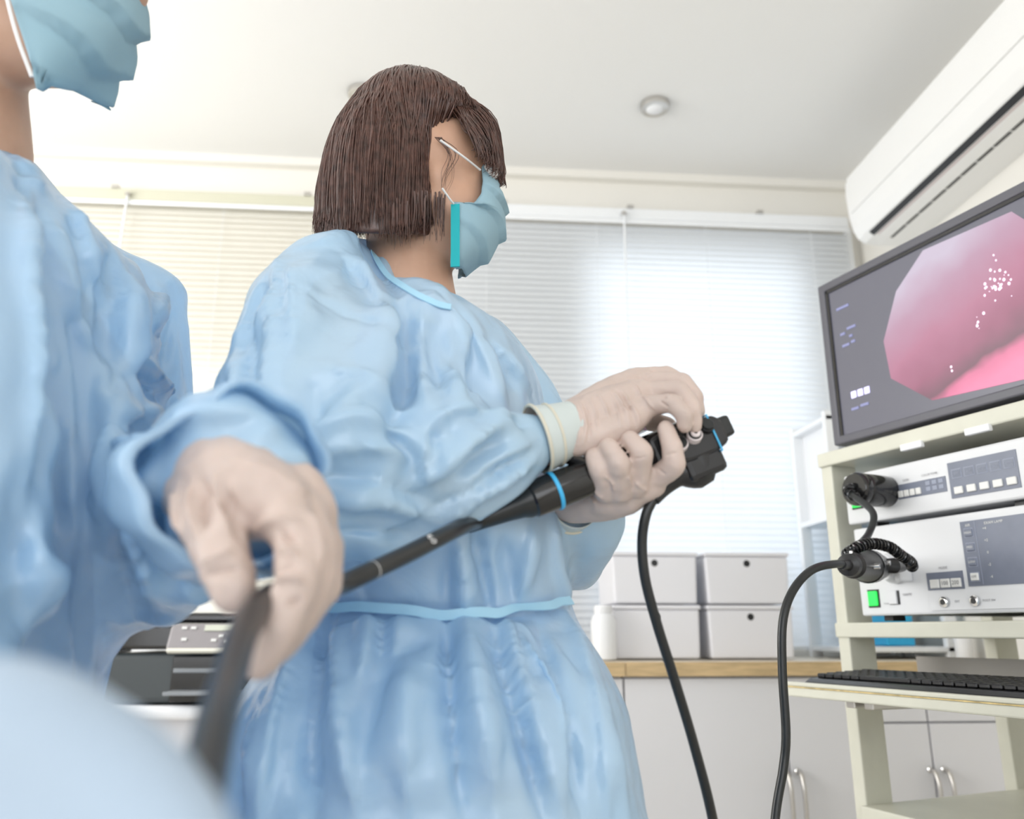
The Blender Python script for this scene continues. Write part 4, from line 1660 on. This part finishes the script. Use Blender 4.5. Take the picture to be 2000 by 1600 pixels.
def cuff(rows, root, m=LATEXR, rim=.0016, name='glove_cuff'):
    P = [at(*q[:3]) for q in rows]
    b_ = MB()
    b_.tube(smooth_path(P, 5), [float(x) for x in np.interp(np.linspace(0, len(P) - 1, (len(P) - 1) * 5 + 1), range(len(P)), [q[3] for q in rows])], 40, False)
    o = onto(b_.build(name, m, root), root)
    md = o.modifiers.new('thickness', 'SOLIDIFY')
    md.thickness = .0008
    # rolled bead at the open end
    t = (P[1] - P[0]).normalized()
    n1 = t.orthogonal().normalized()
    n2 = t.cross(n1)
    ring = [P[0] + (n1 * math.cos(a) + n2 * math.sin(a)) * (rows[0][3] + .0004) for a in [k * 2 * math.pi / 40 for k in range(41)]]
    bead = MB().tube(ring, rim, 8, False).build('rolled_rim', mat('latex_rim', (.70, .66, .54), .5), o)
    ring = [P[1] + (n1 * math.cos(a) + n2 * math.sin(a)) * (rows[1][3] + .0003) for a in [k * 2 * math.pi / 40 for k in range(41)]]
    MB().tube(ring, rim * .8, 8, False).build('cuff_crease', MATS['latex_rim'], o)
    return o


cuff([(1050, 858, .690, .0300), (1078, 850, .693, .0275), (1108, 840, .698, .0252), (1122, 835, .70, .0245)], wo)
cuff([(1102, 990, .79, .0300), (1112, 985, .78, .0280), (1125, 980, .765, .0250)], wo)
# ================================================================== THE ENDOSCOPE
es = empty('endoscope', at(1250, 890, .71))
tag(es, 'black flexible endoscope with control body, insertion tube and long cord', 'endoscope')
EL = Vector(es.location)


def ep(b_, name, m, parent=es):
    o = b_.build(name, m, parent)
    if parent is es:
        o.location = -EL
    return o


# grip axis from the boot to the head
A0, A1 = at(1040, 976, .690), at(1330, 862, .712)
ax = (A1 - A0).normalized()
side = ax.cross(UP).normalized()          # towards/away from camera
if side.dot(FWD) > 0:
    side = -side                          # side points to the camera
upv = side.cross(ax)
if upv.z < 0:
    upv = -upv
Lg = (A1 - A0).length
FR = Matrix(((ax.x, side.x, upv.x, A0.x), (ax.y, side.y, upv.y, A0.y), (ax.z, side.z, upv.z, A0.z), (0, 0, 0, 1)))
if FR.to_3x3().determinant() < 0:
    FR = Matrix(((ax.x, -side.x, upv.x, A0.x), (ax.y, -side.y, upv.y, A0.y), (ax.z, -side.z, upv.z, A0.z), (0, 0, 0, 1)))
    SG = -1
else:
    SG = 1


def L3(a, s, u):
    return A0 + ax * a + side * s + upv * u


b_ = MB()
b_.lathe([(-.060, .0070), (-.045, .0082), (-.025, .0100), (-.012, .0118), (-.006, .0140), (0, .0142)], A0, ax, 24)
ep(b_, 'boot', RUBBER)
b_ = MB()
b_.lathe([(-.002, .0140), (.0, .0160), (.045, .0165), (.055, .0150), (.075, .0160), (.12, .0165), (.135, .0175), (Lg + .01, .0175)], A0, ax, 28)
ep(b_, 'grip', BLACKG)
b_ = MB()
b_.lathe([(.0195, .0169), (.0200, .0173), (.0225, .0173), (.0230, .0169)], A0, ax, 32)
ep(b_, 'blue_ring', BANDB)
# forceps port branching back from the grip
b_ = MB()
b_.tube([L3(.075, 0, .004), L3(.055, 0, .018), L3(.040, 0, .030)], [.012, .0105, .0085], 20)
ep(b_, 'forceps_port', BLACKG)
b_ = MB()
b_.lathe([(0, .0078), (.004, .0095), (.009, .0095), (.011, .006)], L3(.041, 0, .029), (L3(.040, 0, .030) - L3(.055, 0, .018)), 20)
ep(b_, 'port_cap', RUBBER)
# head block with valves
hx0, hx1 = Lg - .035, Lg + .034
b_ = MB()
poly = [(hx0, -.014), (hx0 + .03, -.021), (hx1 - .012, -.021), (hx1 + .002, -.016), (hx1 + .003, .004), (hx1 - .004, .011), (hx0 + .01, .012), (hx0, .010)]
bm_ = bmesh.new()
lo = [bm_.verts.new(L3(p, .017, q)) for p, q in poly]
hi = [bm_.verts.new(L3(p, -.017, q)) for p, q in poly]
bm_.faces.new(lo); bm_.faces.new(hi[::-1])
for i in range(len(poly)):
    k = (i + 1) % len(poly)
    bm_.faces.new((lo[i], hi[i], hi[k], lo[k]))
bmesh.ops.recalc_face_normals(bm_, faces=bm_.faces)
bmesh.ops.bevel(bm_, geom=list(bm_.edges), offset=.0035, segments=2, profile=.5, affect='EDGES')
b_.bm(bm_)
ep(b_, 'control_head', BLACKP)
b_ = MB()
b_.box(hx1 + .0, hx1 + .014, -.010, .010, -.012, .007, .003, 2)
o = b_.build('end_cap', RUBBER, es)
o.matrix_local = Matrix.Translation(-EL) @ FR
# face plate turned to the operator's thumb carries the valve buttons
vdir = (side * .95 + upv * .32).normalized()
def valve(a, u, rings, m):
    for k, (h0, h1, r_, mm) in enumerate(rings):
        q = MB().lathe([(h0, r_), (h1 - .0006, r_), (h1, r_ - .0006)], L3(a, .010, u), vdir, 24)
        ep(q, ('valve_collar', 'valve_button', 'valve_core')[min(k, 2)], mm)
PINKW = mat('valve_ring_white', (.80, .72, .72), .3)
valve(Lg + .005, -.004, [(.006, .0125, .0070, PINKW), (.006, .0140, .0056, RUBBER), (.006, .0155, .0045, PINKW), (.006, .0158, .0020, BLACKG)], 0)
valve(Lg - .010, -.006, [(.004, .0110, .0070, PINKW), (.006, .0130, .0056, RUBBER)], 0)
valve(Lg + .020, .000, [(.006, .0110, .0066, BLACKP), (.006, .0135, .0054, RUBBER)], 0)
b_ = MB()
b_.box(hx1 + .0125, hx1 + .016, -.005, .005, -.006, .003, .0015)
o = b_.build('remote_switch', GREYP, es)
o.matrix_local = Matrix.Translation(-EL) @ FR
# blue elastic round the head, lever of the angulation lock, dial under the upper hand
rect = [(.0182, -.0215), (.0182, .0120), (-.0182, .0120), (-.0182, -.0215), (.0182, -.0215)]
ep(MB().tube([L3(hx1 - .010, s_, u_) for s_, u_ in rect], .0009, 6), 'blue_ring', BANDB)
b_ = MB().tube([L3(Lg + .014, 0, .010), L3(Lg + .022, .004, .022)], [.0012, .0012], 8)
lv = ep(b_, 'lock_lever', BLACKP)
ep(MB().box(-.0055, .0055, -.003, .003, -.003, .003, .001, 1, Matrix.Translation(L3(Lg + .0235, .004, .0245)) @ FR.to_3x3().to_4x4()), 'lever_tip', BLACKP)
for k, (r_, h0, h1) in enumerate(((.024, .020, .028), (.019, .029, .036))):
    wh = MB()
    prof = []
    n_ = 48
    vs, fs = [], []
    for hh in (h0, h1):
        for i in range(n_):
            a = i * 2 * math.pi / n_
            rr = r_ * (1 + .09 * math.cos(6 * a))
            vs.append(L3(Lg - .050 + rr * math.cos(a), -.004 + rr * math.sin(a), hh))
    for i in range(n_):
        k2 = (i + 1) % n_
        fs.append((i, k2, n_ + k2, n_ + i))
    fs += [tuple(range(n_))[::-1], tuple(range(n_, 2 * n_))]
    wh.add(vs, fs, True)
    ep(wh, 'angulation_dial', BLACKG)
ep(MB().tube([L3(Lg - .050, -.004, .010), L3(Lg - .050, -.004, .030)], .010, 20), 'dial_post', BLACKG)
# guard block below the head, with the cord boot
b_ = MB()
b_.tube(smooth_path([L3(Lg + .006, .0, -.012), L3(Lg + .004, .0, -.030), at(1325, 926, .712), at(1296, 950, .712), at(1275, 975, .71)], 5),
        [float(x) for x in np.interp(np.linspace(0, 4, 21), [0, 1, 2, 3, 4], [.017, .0155, .0115, .0085, .0066])], 24)
ep(b_, 'cord_boot', BLACKP)
b_ = MB()
b_.box(Lg - .012, Lg + .026, -.0155, .0155, -.038, -.016, .005, 2)
o = b_.build('guard_block', GREYP if False else BLACKP, es)
o.matrix_local = Matrix.Translation(-EL) @ FR
# universal cord: down, below the picture, up to the light source
conn = [(1656, 1104), ]
def cartw(x, y, z):
    a = R(-71.3)
    return Vector((CO.x + x * math.cos(a) - y * math.sin(a), CO.y + x * math.sin(a) + y * math.cos(a), z))
CE = cartw(.150, -.135, 1.062)
cord = smooth_path([at(1280, 968, .71), at(1262, 1005, .71), at(1254, 1060, .715), at(1260, 1130, .72), at(1282, 1215, .73), at(1318, 1330, .75), at(1354, 1450, .78), at(1392, 1600, .82),
                    at(1425, 1790, .90), at(1465, 1900, 1.0), at(1500, 1800, 1.07), at(1514, 1600, 1.11), at(1530, 1500, 1.12), at(1535, 1430, 1.12), at(1528, 1310, 1.12), at(1529, 1215, 1.12),
                    at(1548, 1155, 1.13), at(1585, 1114, 1.15), at(1630, 1102, 1.19), at(1662, 1104, 1.25)], 10)
ep(MB().tube(cord, [.0044 + .0014 * min(1, max(0, (i - 60) / 60)) for i in range(len(cord))], 16), 'universal_cord', RUBBER)
# connector plugged into the light source
P0, P1 = at(1655, 1104, 1.24), cartw(.150, -.028, 1.082)
cd = (P1 - P0).normalized()
Lc = (P1 - P0).length
ep(MB().lathe([(-.035, .0066), (0, .0085), (.004, .0165), (.016, .018), (.020, .0125), (.030, .016), (.034, .020), (Lc * .42, .0225), (Lc * .46, .0255), (Lc * .60, .027), (Lc * .64, .024),
               (Lc * .78, .022), (Lc * .85, .0165), (Lc, .0125)], P0, cd, 28), 'connector_body', BLACKP)
ep(MB().lathe([(Lc * .47, .0262), (Lc * .48, .0278), (Lc * .50, .0278), (Lc * .51, .0262)], P0, cd, 28), 'connector_ring', BLACKG)
cs = cd.cross(UP).normalized()
if cs.dot(FWD) > 0:
    cs = -cs
for a_, u_ in ((.30, .010), (.62, .016)):
    ep(MB().lathe([(0, .0045), (.012, .0045), (.013, .003)], P0 + cd * Lc * a_ + cs * .017 + UP * (u_ - .012), cs, 14), 'connector_nipple', CHROME)
ep(MB().lathe([(0, .003), (.011, .003), (.012, .002)], P0 + cd * Lc * .12 + UP * .010, UP, 12), 'connector_pin', CHROME)
ep(MB().tube([P0 + cd * Lc * .70 + cs * .012, P0 + cd * Lc * .70 + cs * .03 - UP * .0, P0 + cd * Lc * .85 + cs * .035], [.012, .013, .010], 16), 'side_plug', BLACKP)

# coiled video lead from the processor plug to the connector
vl = empty('video_lead', cartw(.135, -.06, 1.215))
tag(vl, 'black round plug with coiled lead on the upper video unit', 'cable')
VL = Vector(vl.location)
pd = cartw(0, -1, 0) - cartw(0, 0, 0)
pd = (pd * 1.0 + UP * .0).normalized()
q0 = cartw(.150, .0, 1.218)
o = MB().lathe([(0, .028), (.012, .029), (.056, .0295), (.060, .0278), (.064, .0300), (.076, .0300), (.080, .027)], q0, pd, 32).build('plug', BLACKG, vl)
o.location = -VL
e0 = q0 + pd * .080 + UP * .004
e1 = P0 + cd * Lc * .15 + UP * .022
lead = smooth_path([e0, e0 + pd * .012 - UP * .010, at(1704, 1000, 1.36), at(1698, 1040, 1.34), at(1676, 1066, 1.31), at(1655, 1082, 1.29), at(1672, 1070, 1.28), at(1700, 1062, 1.29),
                    at(1735, 1068, 1.31), at(1760, 1085, 1.325), at(1778, 1098, 1.335), at(1782, 1108, 1.35)], 14)
rr = []
for i in range(len(lead)):
    f = i / len(lead)
    rr.append(.0058)
o = MB().tube(lead, rr, 12).build('lead_core', RUBBER, vl)
o.location = -VL
# coil rings over both ends of the lead
hel = MB()
pts_c = []
fr_n = None
for i in range(len(lead) - 1):
    f = i / len(lead)
    t = (lead[i + 1] - lead[i]).normalized()
    if fr_n is None:
        fr_n = t.orthogonal().normalized()
    fr_n = (fr_n - t * fr_n.dot(t)).normalized()
    bn_ = t.cross(fr_n)
    if f < .12 or f > .42:
        for k in range(10):
            a = 2 * math.pi * (i + k / 10) / 2.6
            p = lead[i].lerp(lead[i + 1], k / 10)
            pts_c.append(p + (fr_n * math.cos(a) + bn_ * math.sin(a)) * .0078)
        if f > .12 and len(pts_c) and False:
            pass
    elif pts_c:
        o = MB().tube(pts_c, .0017, 5).build('coil', BLACKG, vl)
        o.location = -VL
        pts_c = []
o = MB().tube(pts_c, .0017, 5).build('coil', BLACKG, vl)
o.location = -VL

# insertion tube: from the boot, past the gown, through the near person's hand and down
tube = smooth_path([A0 - ax * .050, at(900, 1030, .635), at(850, 1055, .60), at(790, 1085, .57), at(715, 1120, .54), at(655, 1146, .515), at(600, 1156, .46), at(545, 1160, .41),
                    at(505, 1185, .375), at(472, 1245, .34), at(445, 1330, .30), at(420, 1420, .262), at(398, 1520, .235), at(380, 1620, .215), at(360, 1760, .20)], 10)
ep(MB().tube(tube, .0064, 20), 'insertion_tube', TUBEM)
# printed length marks on the tube
def tube_text(body, px, py, D, size):
    k = min(range(len(tube)), key=lambda i: (tube[i] - at(px, py, D)).length)
    p = tube[k]
    t = (tube[k + 1] - tube[k - 1]).normalized()
    if t.dot(RGT) > 0:
        t = -t
    n = (Vector((0, 0, CAMZ)) - p)
    n = (n - t * n.dot(t)).normalized()
    n = (n + UP * .35)
    n = (n - t * n.dot(t)).normalized()
    y = -t
    x = y.cross(n)
    q = p + n * .0066
    M = Matrix(((x.x, y.x, n.x, q.x - EL.x), (x.y, y.y, n.y, q.y - EL.y), (x.z, y.z, n.z, q.z - EL.z), (0, 0, 0, 1)))
    return text_mesh('length_mark', body, size, INK, es, M)
tube_text('60', 795, 1080, .60, .0085)
k = min(range(len(tube)), key=lambda i: (tube[i] - at(712, 1118, .552)).length)
t_ = (tube[k + 1] - tube[k - 1]).normalized()
ep(MB().lathe([(0, .00655), (.0006, .00655)], tube[k], t_, 24), 'length_mark', INK)

# ================================================================== THE NEAR PERSON ON THE LEFT
p2 = empty('person', at(-60, 1236, .62))
p2.location.z = 0
PP = Vector(p2.location)
tag(p2, 'near person at the left edge in blue gown guiding the tube with a gloved hand', 'person')
bl = Blob()
bl.ball(at(10, -190, .63), (.092, .072, .105), Mh)
bl.ball(at(110, -110, .63), (.066, .060, .085), Mh)
bl.ball(at(105, -20, .63), (.062, .055, .060), Mh)
chain(bl, [(35, 70, .63, .045), (140, 105, .63, .030)])
chain(bl, [(232, -70, .63, .013), (262, -10, .63, .014)])
bl.ball(at(20, -130, .555), (.012, .010, .026), Mh)
chain(bl, [(-60, 40, .64, .056), (-75, 160, .65, .053), (-80, 300, .66, .060)])
bl.loft(rings_from([(-330, 1750, 40, 1750, .62, .14, 0), (-330, 1250, 80, 1250, .62, .14, 0), (-330, 800, 90, 800, .63, .13, 0), (-290, 500, 60, 500, .65, .12, 0), (-190, 340, -10, 340, .66, .07, 0)]))
chain(bl, [(60, 540, .78, .036), (205, 760, .84, .036), (240, 1030, .78, .034), (400, 945, .50, .026)])
chain(bl, [(-160, 480, .55, .036), (-135, 800, .48, .032), (-160, 1200, .445, .030), (-165, 1600, .41, .026)])
for D_, x_ in ((.55, -150), (.70, -110)):
    q = at(x_, 1700, D_)
    bl.limb([q, Vector((q.x, q.y, .48)), Vector((q.x - .02, q.y, .08))], [.09, .06, .045])
sf = bl.skin(.0042, 4)
onto(sf.build('body', SKIN, p2), p2)
for D_, x_ in ((.55, -150), (.70, -110)):
    q = at(x_, 1700, D_)
    b2 = Blob()
    b2.limb([Vector((q.x - .06, q.y, .035)), Vector((q.x + .11, q.y, .03))], [.038, .036])
    b2.limb([Vector((q.x - .03, q.y, .05)), Vector((q.x - .02, q.y, .09))], [.047, .052])
    s_ = b2.skin(.006, 3)
    s_.co[:, 2] = np.maximum(s_.co[:, 2], 0.002)
    onto(s_.build('shoe', WHITEP, p2), p2)
bl = Blob()
for D_, x_ in ((.55, -150), (.70, -110)):
    q = at(x_, 1700, D_)
    bl.limb([q, Vector((q.x, q.y, .48)), Vector((q.x - .02, q.y, .10))], [.10, .078, .067])
onto(bl.skin(.007, 5).build('trousers', SCRUB, p2), p2)
bl = Blob()
bl.loft(rings_from([(-360, 1750, 60, 1750, .62, .155, 0), (-360, 1250, 110, 1250, .62, .155, 0), (-350, 800, 120, 800, .63, .145, 0), (-310, 500, 100, 510, .65, .14, 0), (-220, 355, 35, 380, .66, .09, 0),
                    (-165, 270, 22, 300, .66, .075, .03), (-150, 240, 14, 262, .66, .062, .035)]))
sf = bl.skin(.0045, 5)
onto(sf.build('scrub_top', SCRUB, p2), p2)
# hair of the near person is above the frame; a short cap closes the head
bl = Blob()
bl.ball(at(-15, -215, .63), (.100, .080, .108), Mh)
chain(bl, [(-90, -150, .63, .060), (-120, 0, .635, .045)])
hs2 = bl.skin(.004, 4)
hs2.noise(60, .003, 4, (1, 1, .2))
onto(hs2.build('hair', HAIRM, p2), p2)
# gown
bl = Blob()
bl.loft(rings_from([(-455, 2300, 10, 2300, .62, .21, 0), (-450, 1900, 20, 1900, .62, .21, 0), (-440, 1600, 50, 1600, .62, .21, 0), (-430, 1280, 128, 1280, .62, .20, 0), (-430, 1150, 180, 1150, .62, .205, 0),
                    (-430, 1000, 226, 1000, .62, .21, 0), (-430, 830, 242, 830, .63, .21, 0), (-420, 700, 268, 700, .64, .21, 0), (-400, 600, 275, 600, .65, .20, 0), (-370, 500, 256, 515, .66, .19, 0),
                    (-320, 420, 185, 440, .66, .15, 0), (-260, 340, 100, 362, .66, .115, .015), (-190, 285, 40, 302, .66, .085, .025), (-165, 262, 14, 280, .66, .075, .03)]), 56, 2.2)
chain(bl, [(90, 520, .79, .060), (215, 585, .84, .055), (275, 610, .86, .060), (250, 760, .86, .076), (238, 890, .84, .080), (236, 1005, .78, .070), (275, 1035, .70, .064), (318, 1020, .62, .058), (362, 985, .56, .054)])
# flaring cuff round the wrist
chain(bl, [(385, 955, .53, .052), (430, 945, .50, .049), (465, 945, .475, .046)])
# near arm hanging at the frame edge
chain(bl, [(-120, 400, .55, .064), (-118, 560, .50, .068), (-108, 800, .47, .066), (-140, 1000, .45, .062), (-170, 1300, .43, .052), (-160, 1600, .40, .045)])
s2 = bl.skin(.0074, 6).open_below(.60)
S2 = [
    ([(15, 300), (45, 450), (68, 600), (74, 720), (60, 880), (35, 1010)], .010, .010, .5),
    ([(40, 320), (85, 480), (95, 640), (92, 800), (75, 940)], .018, -.018),
    ([(60, 300), (95, 420), (125, 540), (160, 640), (185, 700)], .011, .011),
    ([(30, 330), (60, 350), (90, 370)], .005, .005),
    ([(100, 340), (140, 420), (160, 470)], .009, -.007),
    ([(120, 350), (150, 410), (175, 480), (180, 520)], .007, .008),
    ([(110, 600), (130, 700), (137, 850), (135, 1000), (110, 1130)], .009, .011, .4),
    ([(125, 560), (150, 640), (150, 800), (160, 950)], .014, -.006),
    ([(180, 500), (192, 640), (200, 780), (192, 900)], .008, .009, .3),
    ([(165, 520), (200, 620), (205, 720)], .012, -.012),
    ([(215, 480), (222, 600), (212, 700)], .010, -.016),
    ([(245, 500), (232, 600), (225, 720), (212, 850)], .008, .010),
    ([(262, 560), (250, 680), (225, 820), (200, 960), (188, 1010)], .011, .011),
    ([(232, 650), (225, 740), (215, 800)], .010, -.014),
    ([(40, 1010), (30, 1120), (50, 1250)], .016, -.012),
    ([(80, 1000), (75, 1120), (90, 1260)], .010, .009),
    ([(150, 1010), (120, 1130), (140, 1270)], .010, -.010),
    # far sleeve
    ([(270, 500), (305, 560), (300, 620)], .010, .008), ([(335, 545), (310, 600), (300, 650)], .008, .010), ([(340, 600), (330, 660), (318, 720)], .009, -.008),
    ([(290, 640), (310, 655), (325, 668)], .003, -.004), ([(260, 680), (300, 720), (345, 780)], .009, .008), ([(240, 740), (280, 750), (310, 770), (318, 800)], .012, -.012),
    ([(235, 812), (280, 805), (320, 808)], .009, .009), ([(235, 830), (290, 830), (330, 825)], .009, -.010), ([(220, 870), (260, 862), (300, 850)], .010, .008),
    ([(205, 950), (250, 900), (300, 870)], .012, -.014), ([(330, 830), (380, 808), (450, 806), (520, 818)], .012, .010), ([(300, 900), (290, 960), (300, 1040)], .009, .008),
    ([(300, 980), (310, 1060), (340, 1120)], .014, -.014), ([(270, 960), (262, 1050), (300, 1150), (360, 1210)], .010, .010), ([(230, 1000), (225, 1080), (260, 1180)], .014, -.010),
    ([(330, 1010), (350, 1080), (400, 1140)], .009, .009), ([(360, 1140), (390, 1180), (420, 1190)], .009, .008), ([(200, 1200), (270, 1215), (360, 1200)], .008, .008),
    ([(540, 830), (500, 870), (470, 885)], .006, .007), ([(600, 900), (560, 900), (520, 890)], .008, .008), ([(630, 945), (600, 950), (570, 930)], .006, .006),
]
pin = near_any(s2, [at(430, 945, .50), at(465, 945, .475), at(-160, 1600, .40)], .055)
pin |= np.linalg.norm(s2.co - np.array(at(-75, 275, .66)), axis=1) < .10
s2 = drape(s2, S2, pin, 11)
onto(s2.build('gown', GOWN2, p2), p2)
# mask
mk2, a_, b__ = face_mask('face_mask', [(262, -150), (290, -60), (284, 10), (255, 85), (205, 140), (165, 170), (140, 178)],
                         [(150, -170, .60), (60, -150, .578), (0, -60, .565), (20, 0, .562), (48, 85, .566), (75, 172, .575)], .63, p2, 3, MASKM, .35, .013)
lp = MB().tube(smooth_path([at(62, 150, .568), at(30, 60, .556), at(0, -60, .552)], 6), .0016, 8).build('ear_loop', LOOPM, mk2)

# gloved hand: thumb in front, fingers closed round the tube
palm = [
    [(405, 915, .475, .027), (440, 935, .452, .027), (490, 960, .432, .0235), (545, 990, .425, .019)],
    [(385, 945, .468, .022), (410, 990, .445, .021), (425, 1030, .425, .018)],
    [(440, 905, .478, .024), (510, 930, .458, .023), (580, 975, .448, .019), (612, 1010, .448, .0145)],
    [(430, 950, .448, .020), (485, 965, .435, .016), (535, 985, .425, .0135)],
]
fingers = [
    [(402, 985, .440, .0165), (426, 1065, .408, .0140), (444, 1118, .395, .0128), (455, 1155, .393, .0110)],          # thumb
    [(545, 992, .425, .0150), (584, 1062, .402, .0116), (582, 1145, .386, .0108), (538, 1238, .378, .0102), (508, 1292, .380, .0094)],   # index
    [(580, 1000, .435, .0155), (615, 1070, .425, .0125), (612, 1150, .410, .0115), (565, 1230, .402, .0105), (530, 1262, .402, .0098)],
    [(606, 1010, .452, .0140), (632, 1080, .450, .0118), (625, 1150, .438, .0110), (580, 1210, .428, .0102)],
    [(612, 1020, .468, .0125), (636, 1080, .470, .0108), (628, 1140, .462, .0100), (592, 1190, .455, .0092)],
]
h2 = hand_blob(palm, fingers, (), .0019, 6)
h2.folds([(q[0], q[1] * 1.1, q[2] * 1.7) for q in (
    ([(345, 960), (355, 1040), (375, 1100)], .0030, .0030), ([(375, 935), (372, 990), (390, 1050)], .0026, .0028), ([(395, 940), (405, 1000), (400, 1040)], .0026, -.0024),
    ([(420, 930), (425, 1000), (450, 1060)], .0035, .0030), ([(440, 950), (450, 1010), (475, 1060)], .0030, -.0030), ([(395, 1100), (430, 1090), (455, 1075)], .0026, .0022),
    ([(400, 1125), (440, 1115), (470, 1110)], .0024, -.0020), ([(500, 1040), (530, 1020), (580, 1025)], .0026, .0026), ([(515, 1060), (545, 1040), (580, 1060)], .0024, -.0024),
    ([(520, 1085), (550, 1070), (580, 1090)], .0024, .0026), ([(540, 1140), (570, 1130), (595, 1140)], .0024, .0024), ([(540, 1120), (580, 1105)], .0022, -.0020),
    ([(600, 1000), (620, 1060), (625, 1110)], .0028, .0024), ([(560, 1180), (590, 1170)], .0022, -.0020), ([(470, 900), (540, 930), (600, 980)], .005, .0020),
)]).noise(110, .0008, 7)
onto(h2.build('glove', LATEX, p2), p2)
# wide open sleeve end of the gown round the gloved wrist
ca, cb = at(395, 965, .545), at(470, 935, .440)
cdir = (cb - ca).normalized()
cn1 = cdir.cross(UP).normalized()
cn2 = cdir.cross(cn1)
vs, fs = [], []
NSEG = 64
for i_, (t_, r_) in enumerate(((-.1, .046), (.15, .053), (.4, .058), (.65, .058), (.85, .054), (1.0, .0500), (.96, .047), (.7, .050))):
    for k in range(NSEG):
        a = 2 * math.pi * k / NSEG
        rr = r_ * (1 + (.06 * math.sin(3 * a + 1.1) + .045 * math.sin(5 * a + t_ * 3) + .03 * math.sin(9 * a - t_ * 4)) * (.4 + t_))
        vs.append(ca.lerp(cb, t_ + .06 * math.sin(2 * a)) + (cn1 * math.cos(a) + cn2 * math.sin(a)) * rr)
for i_ in range(7):
    for k in range(NSEG):
        k2 = (k + 1) % NSEG
        fs.append((i_ * NSEG + k, i_ * NSEG + k2, (i_ + 1) * NSEG + k2, (i_ + 1) * NSEG + k))
onto(MB().add(vs, fs, True).build('sleeve_end', GOWN2, p2, autosmooth=False), p2)

# ================================================================== DRAPED STRETCHER IN THE NEAR FOREGROUND
bl = Blob()
MD = .175
c3, c1, c2, c4 = at(-300, 1440, MD), at(40, 1440, MD), at(215, 1550, MD), at(370, 1690, MD - .01)
bl.limb([c3, c1, c2, c4], [.0165, .0165, .0155, .0120])
bl.limb([c3 - UP * .03, c1 - UP * .03, c2 - UP * .025, c4 - UP * .02], [.024, .024, .022, .016])
bl.limb([c3 - UP * .07, c1 - UP * .07, c2 - UP * .06, c4 - UP * .05], [.034, .034, .030, .022])
bx_ = (c1 + c3) / 2
bl.loft([(Vector((bx_.x, bx_.y, .02)), RGT * .17, FWD * .055), (Vector((bx_.x, bx_.y, .87)), RGT * .13, FWD * .040), (Vector((bx_.x, bx_.y, .90)), RGT * .11, FWD * .03)], 40, 3)
sd = bl.skin(.0035, 10)
sd.co[:, 2] = np.maximum(sd.co[:, 2], 0.0)
sd.noise(18, .002, 21)
dr = sd.build('draped_stretcher', DRAPE)
tag(dr, 'blurred pale blue drape mound filling the bottom left foreground', 'drape')
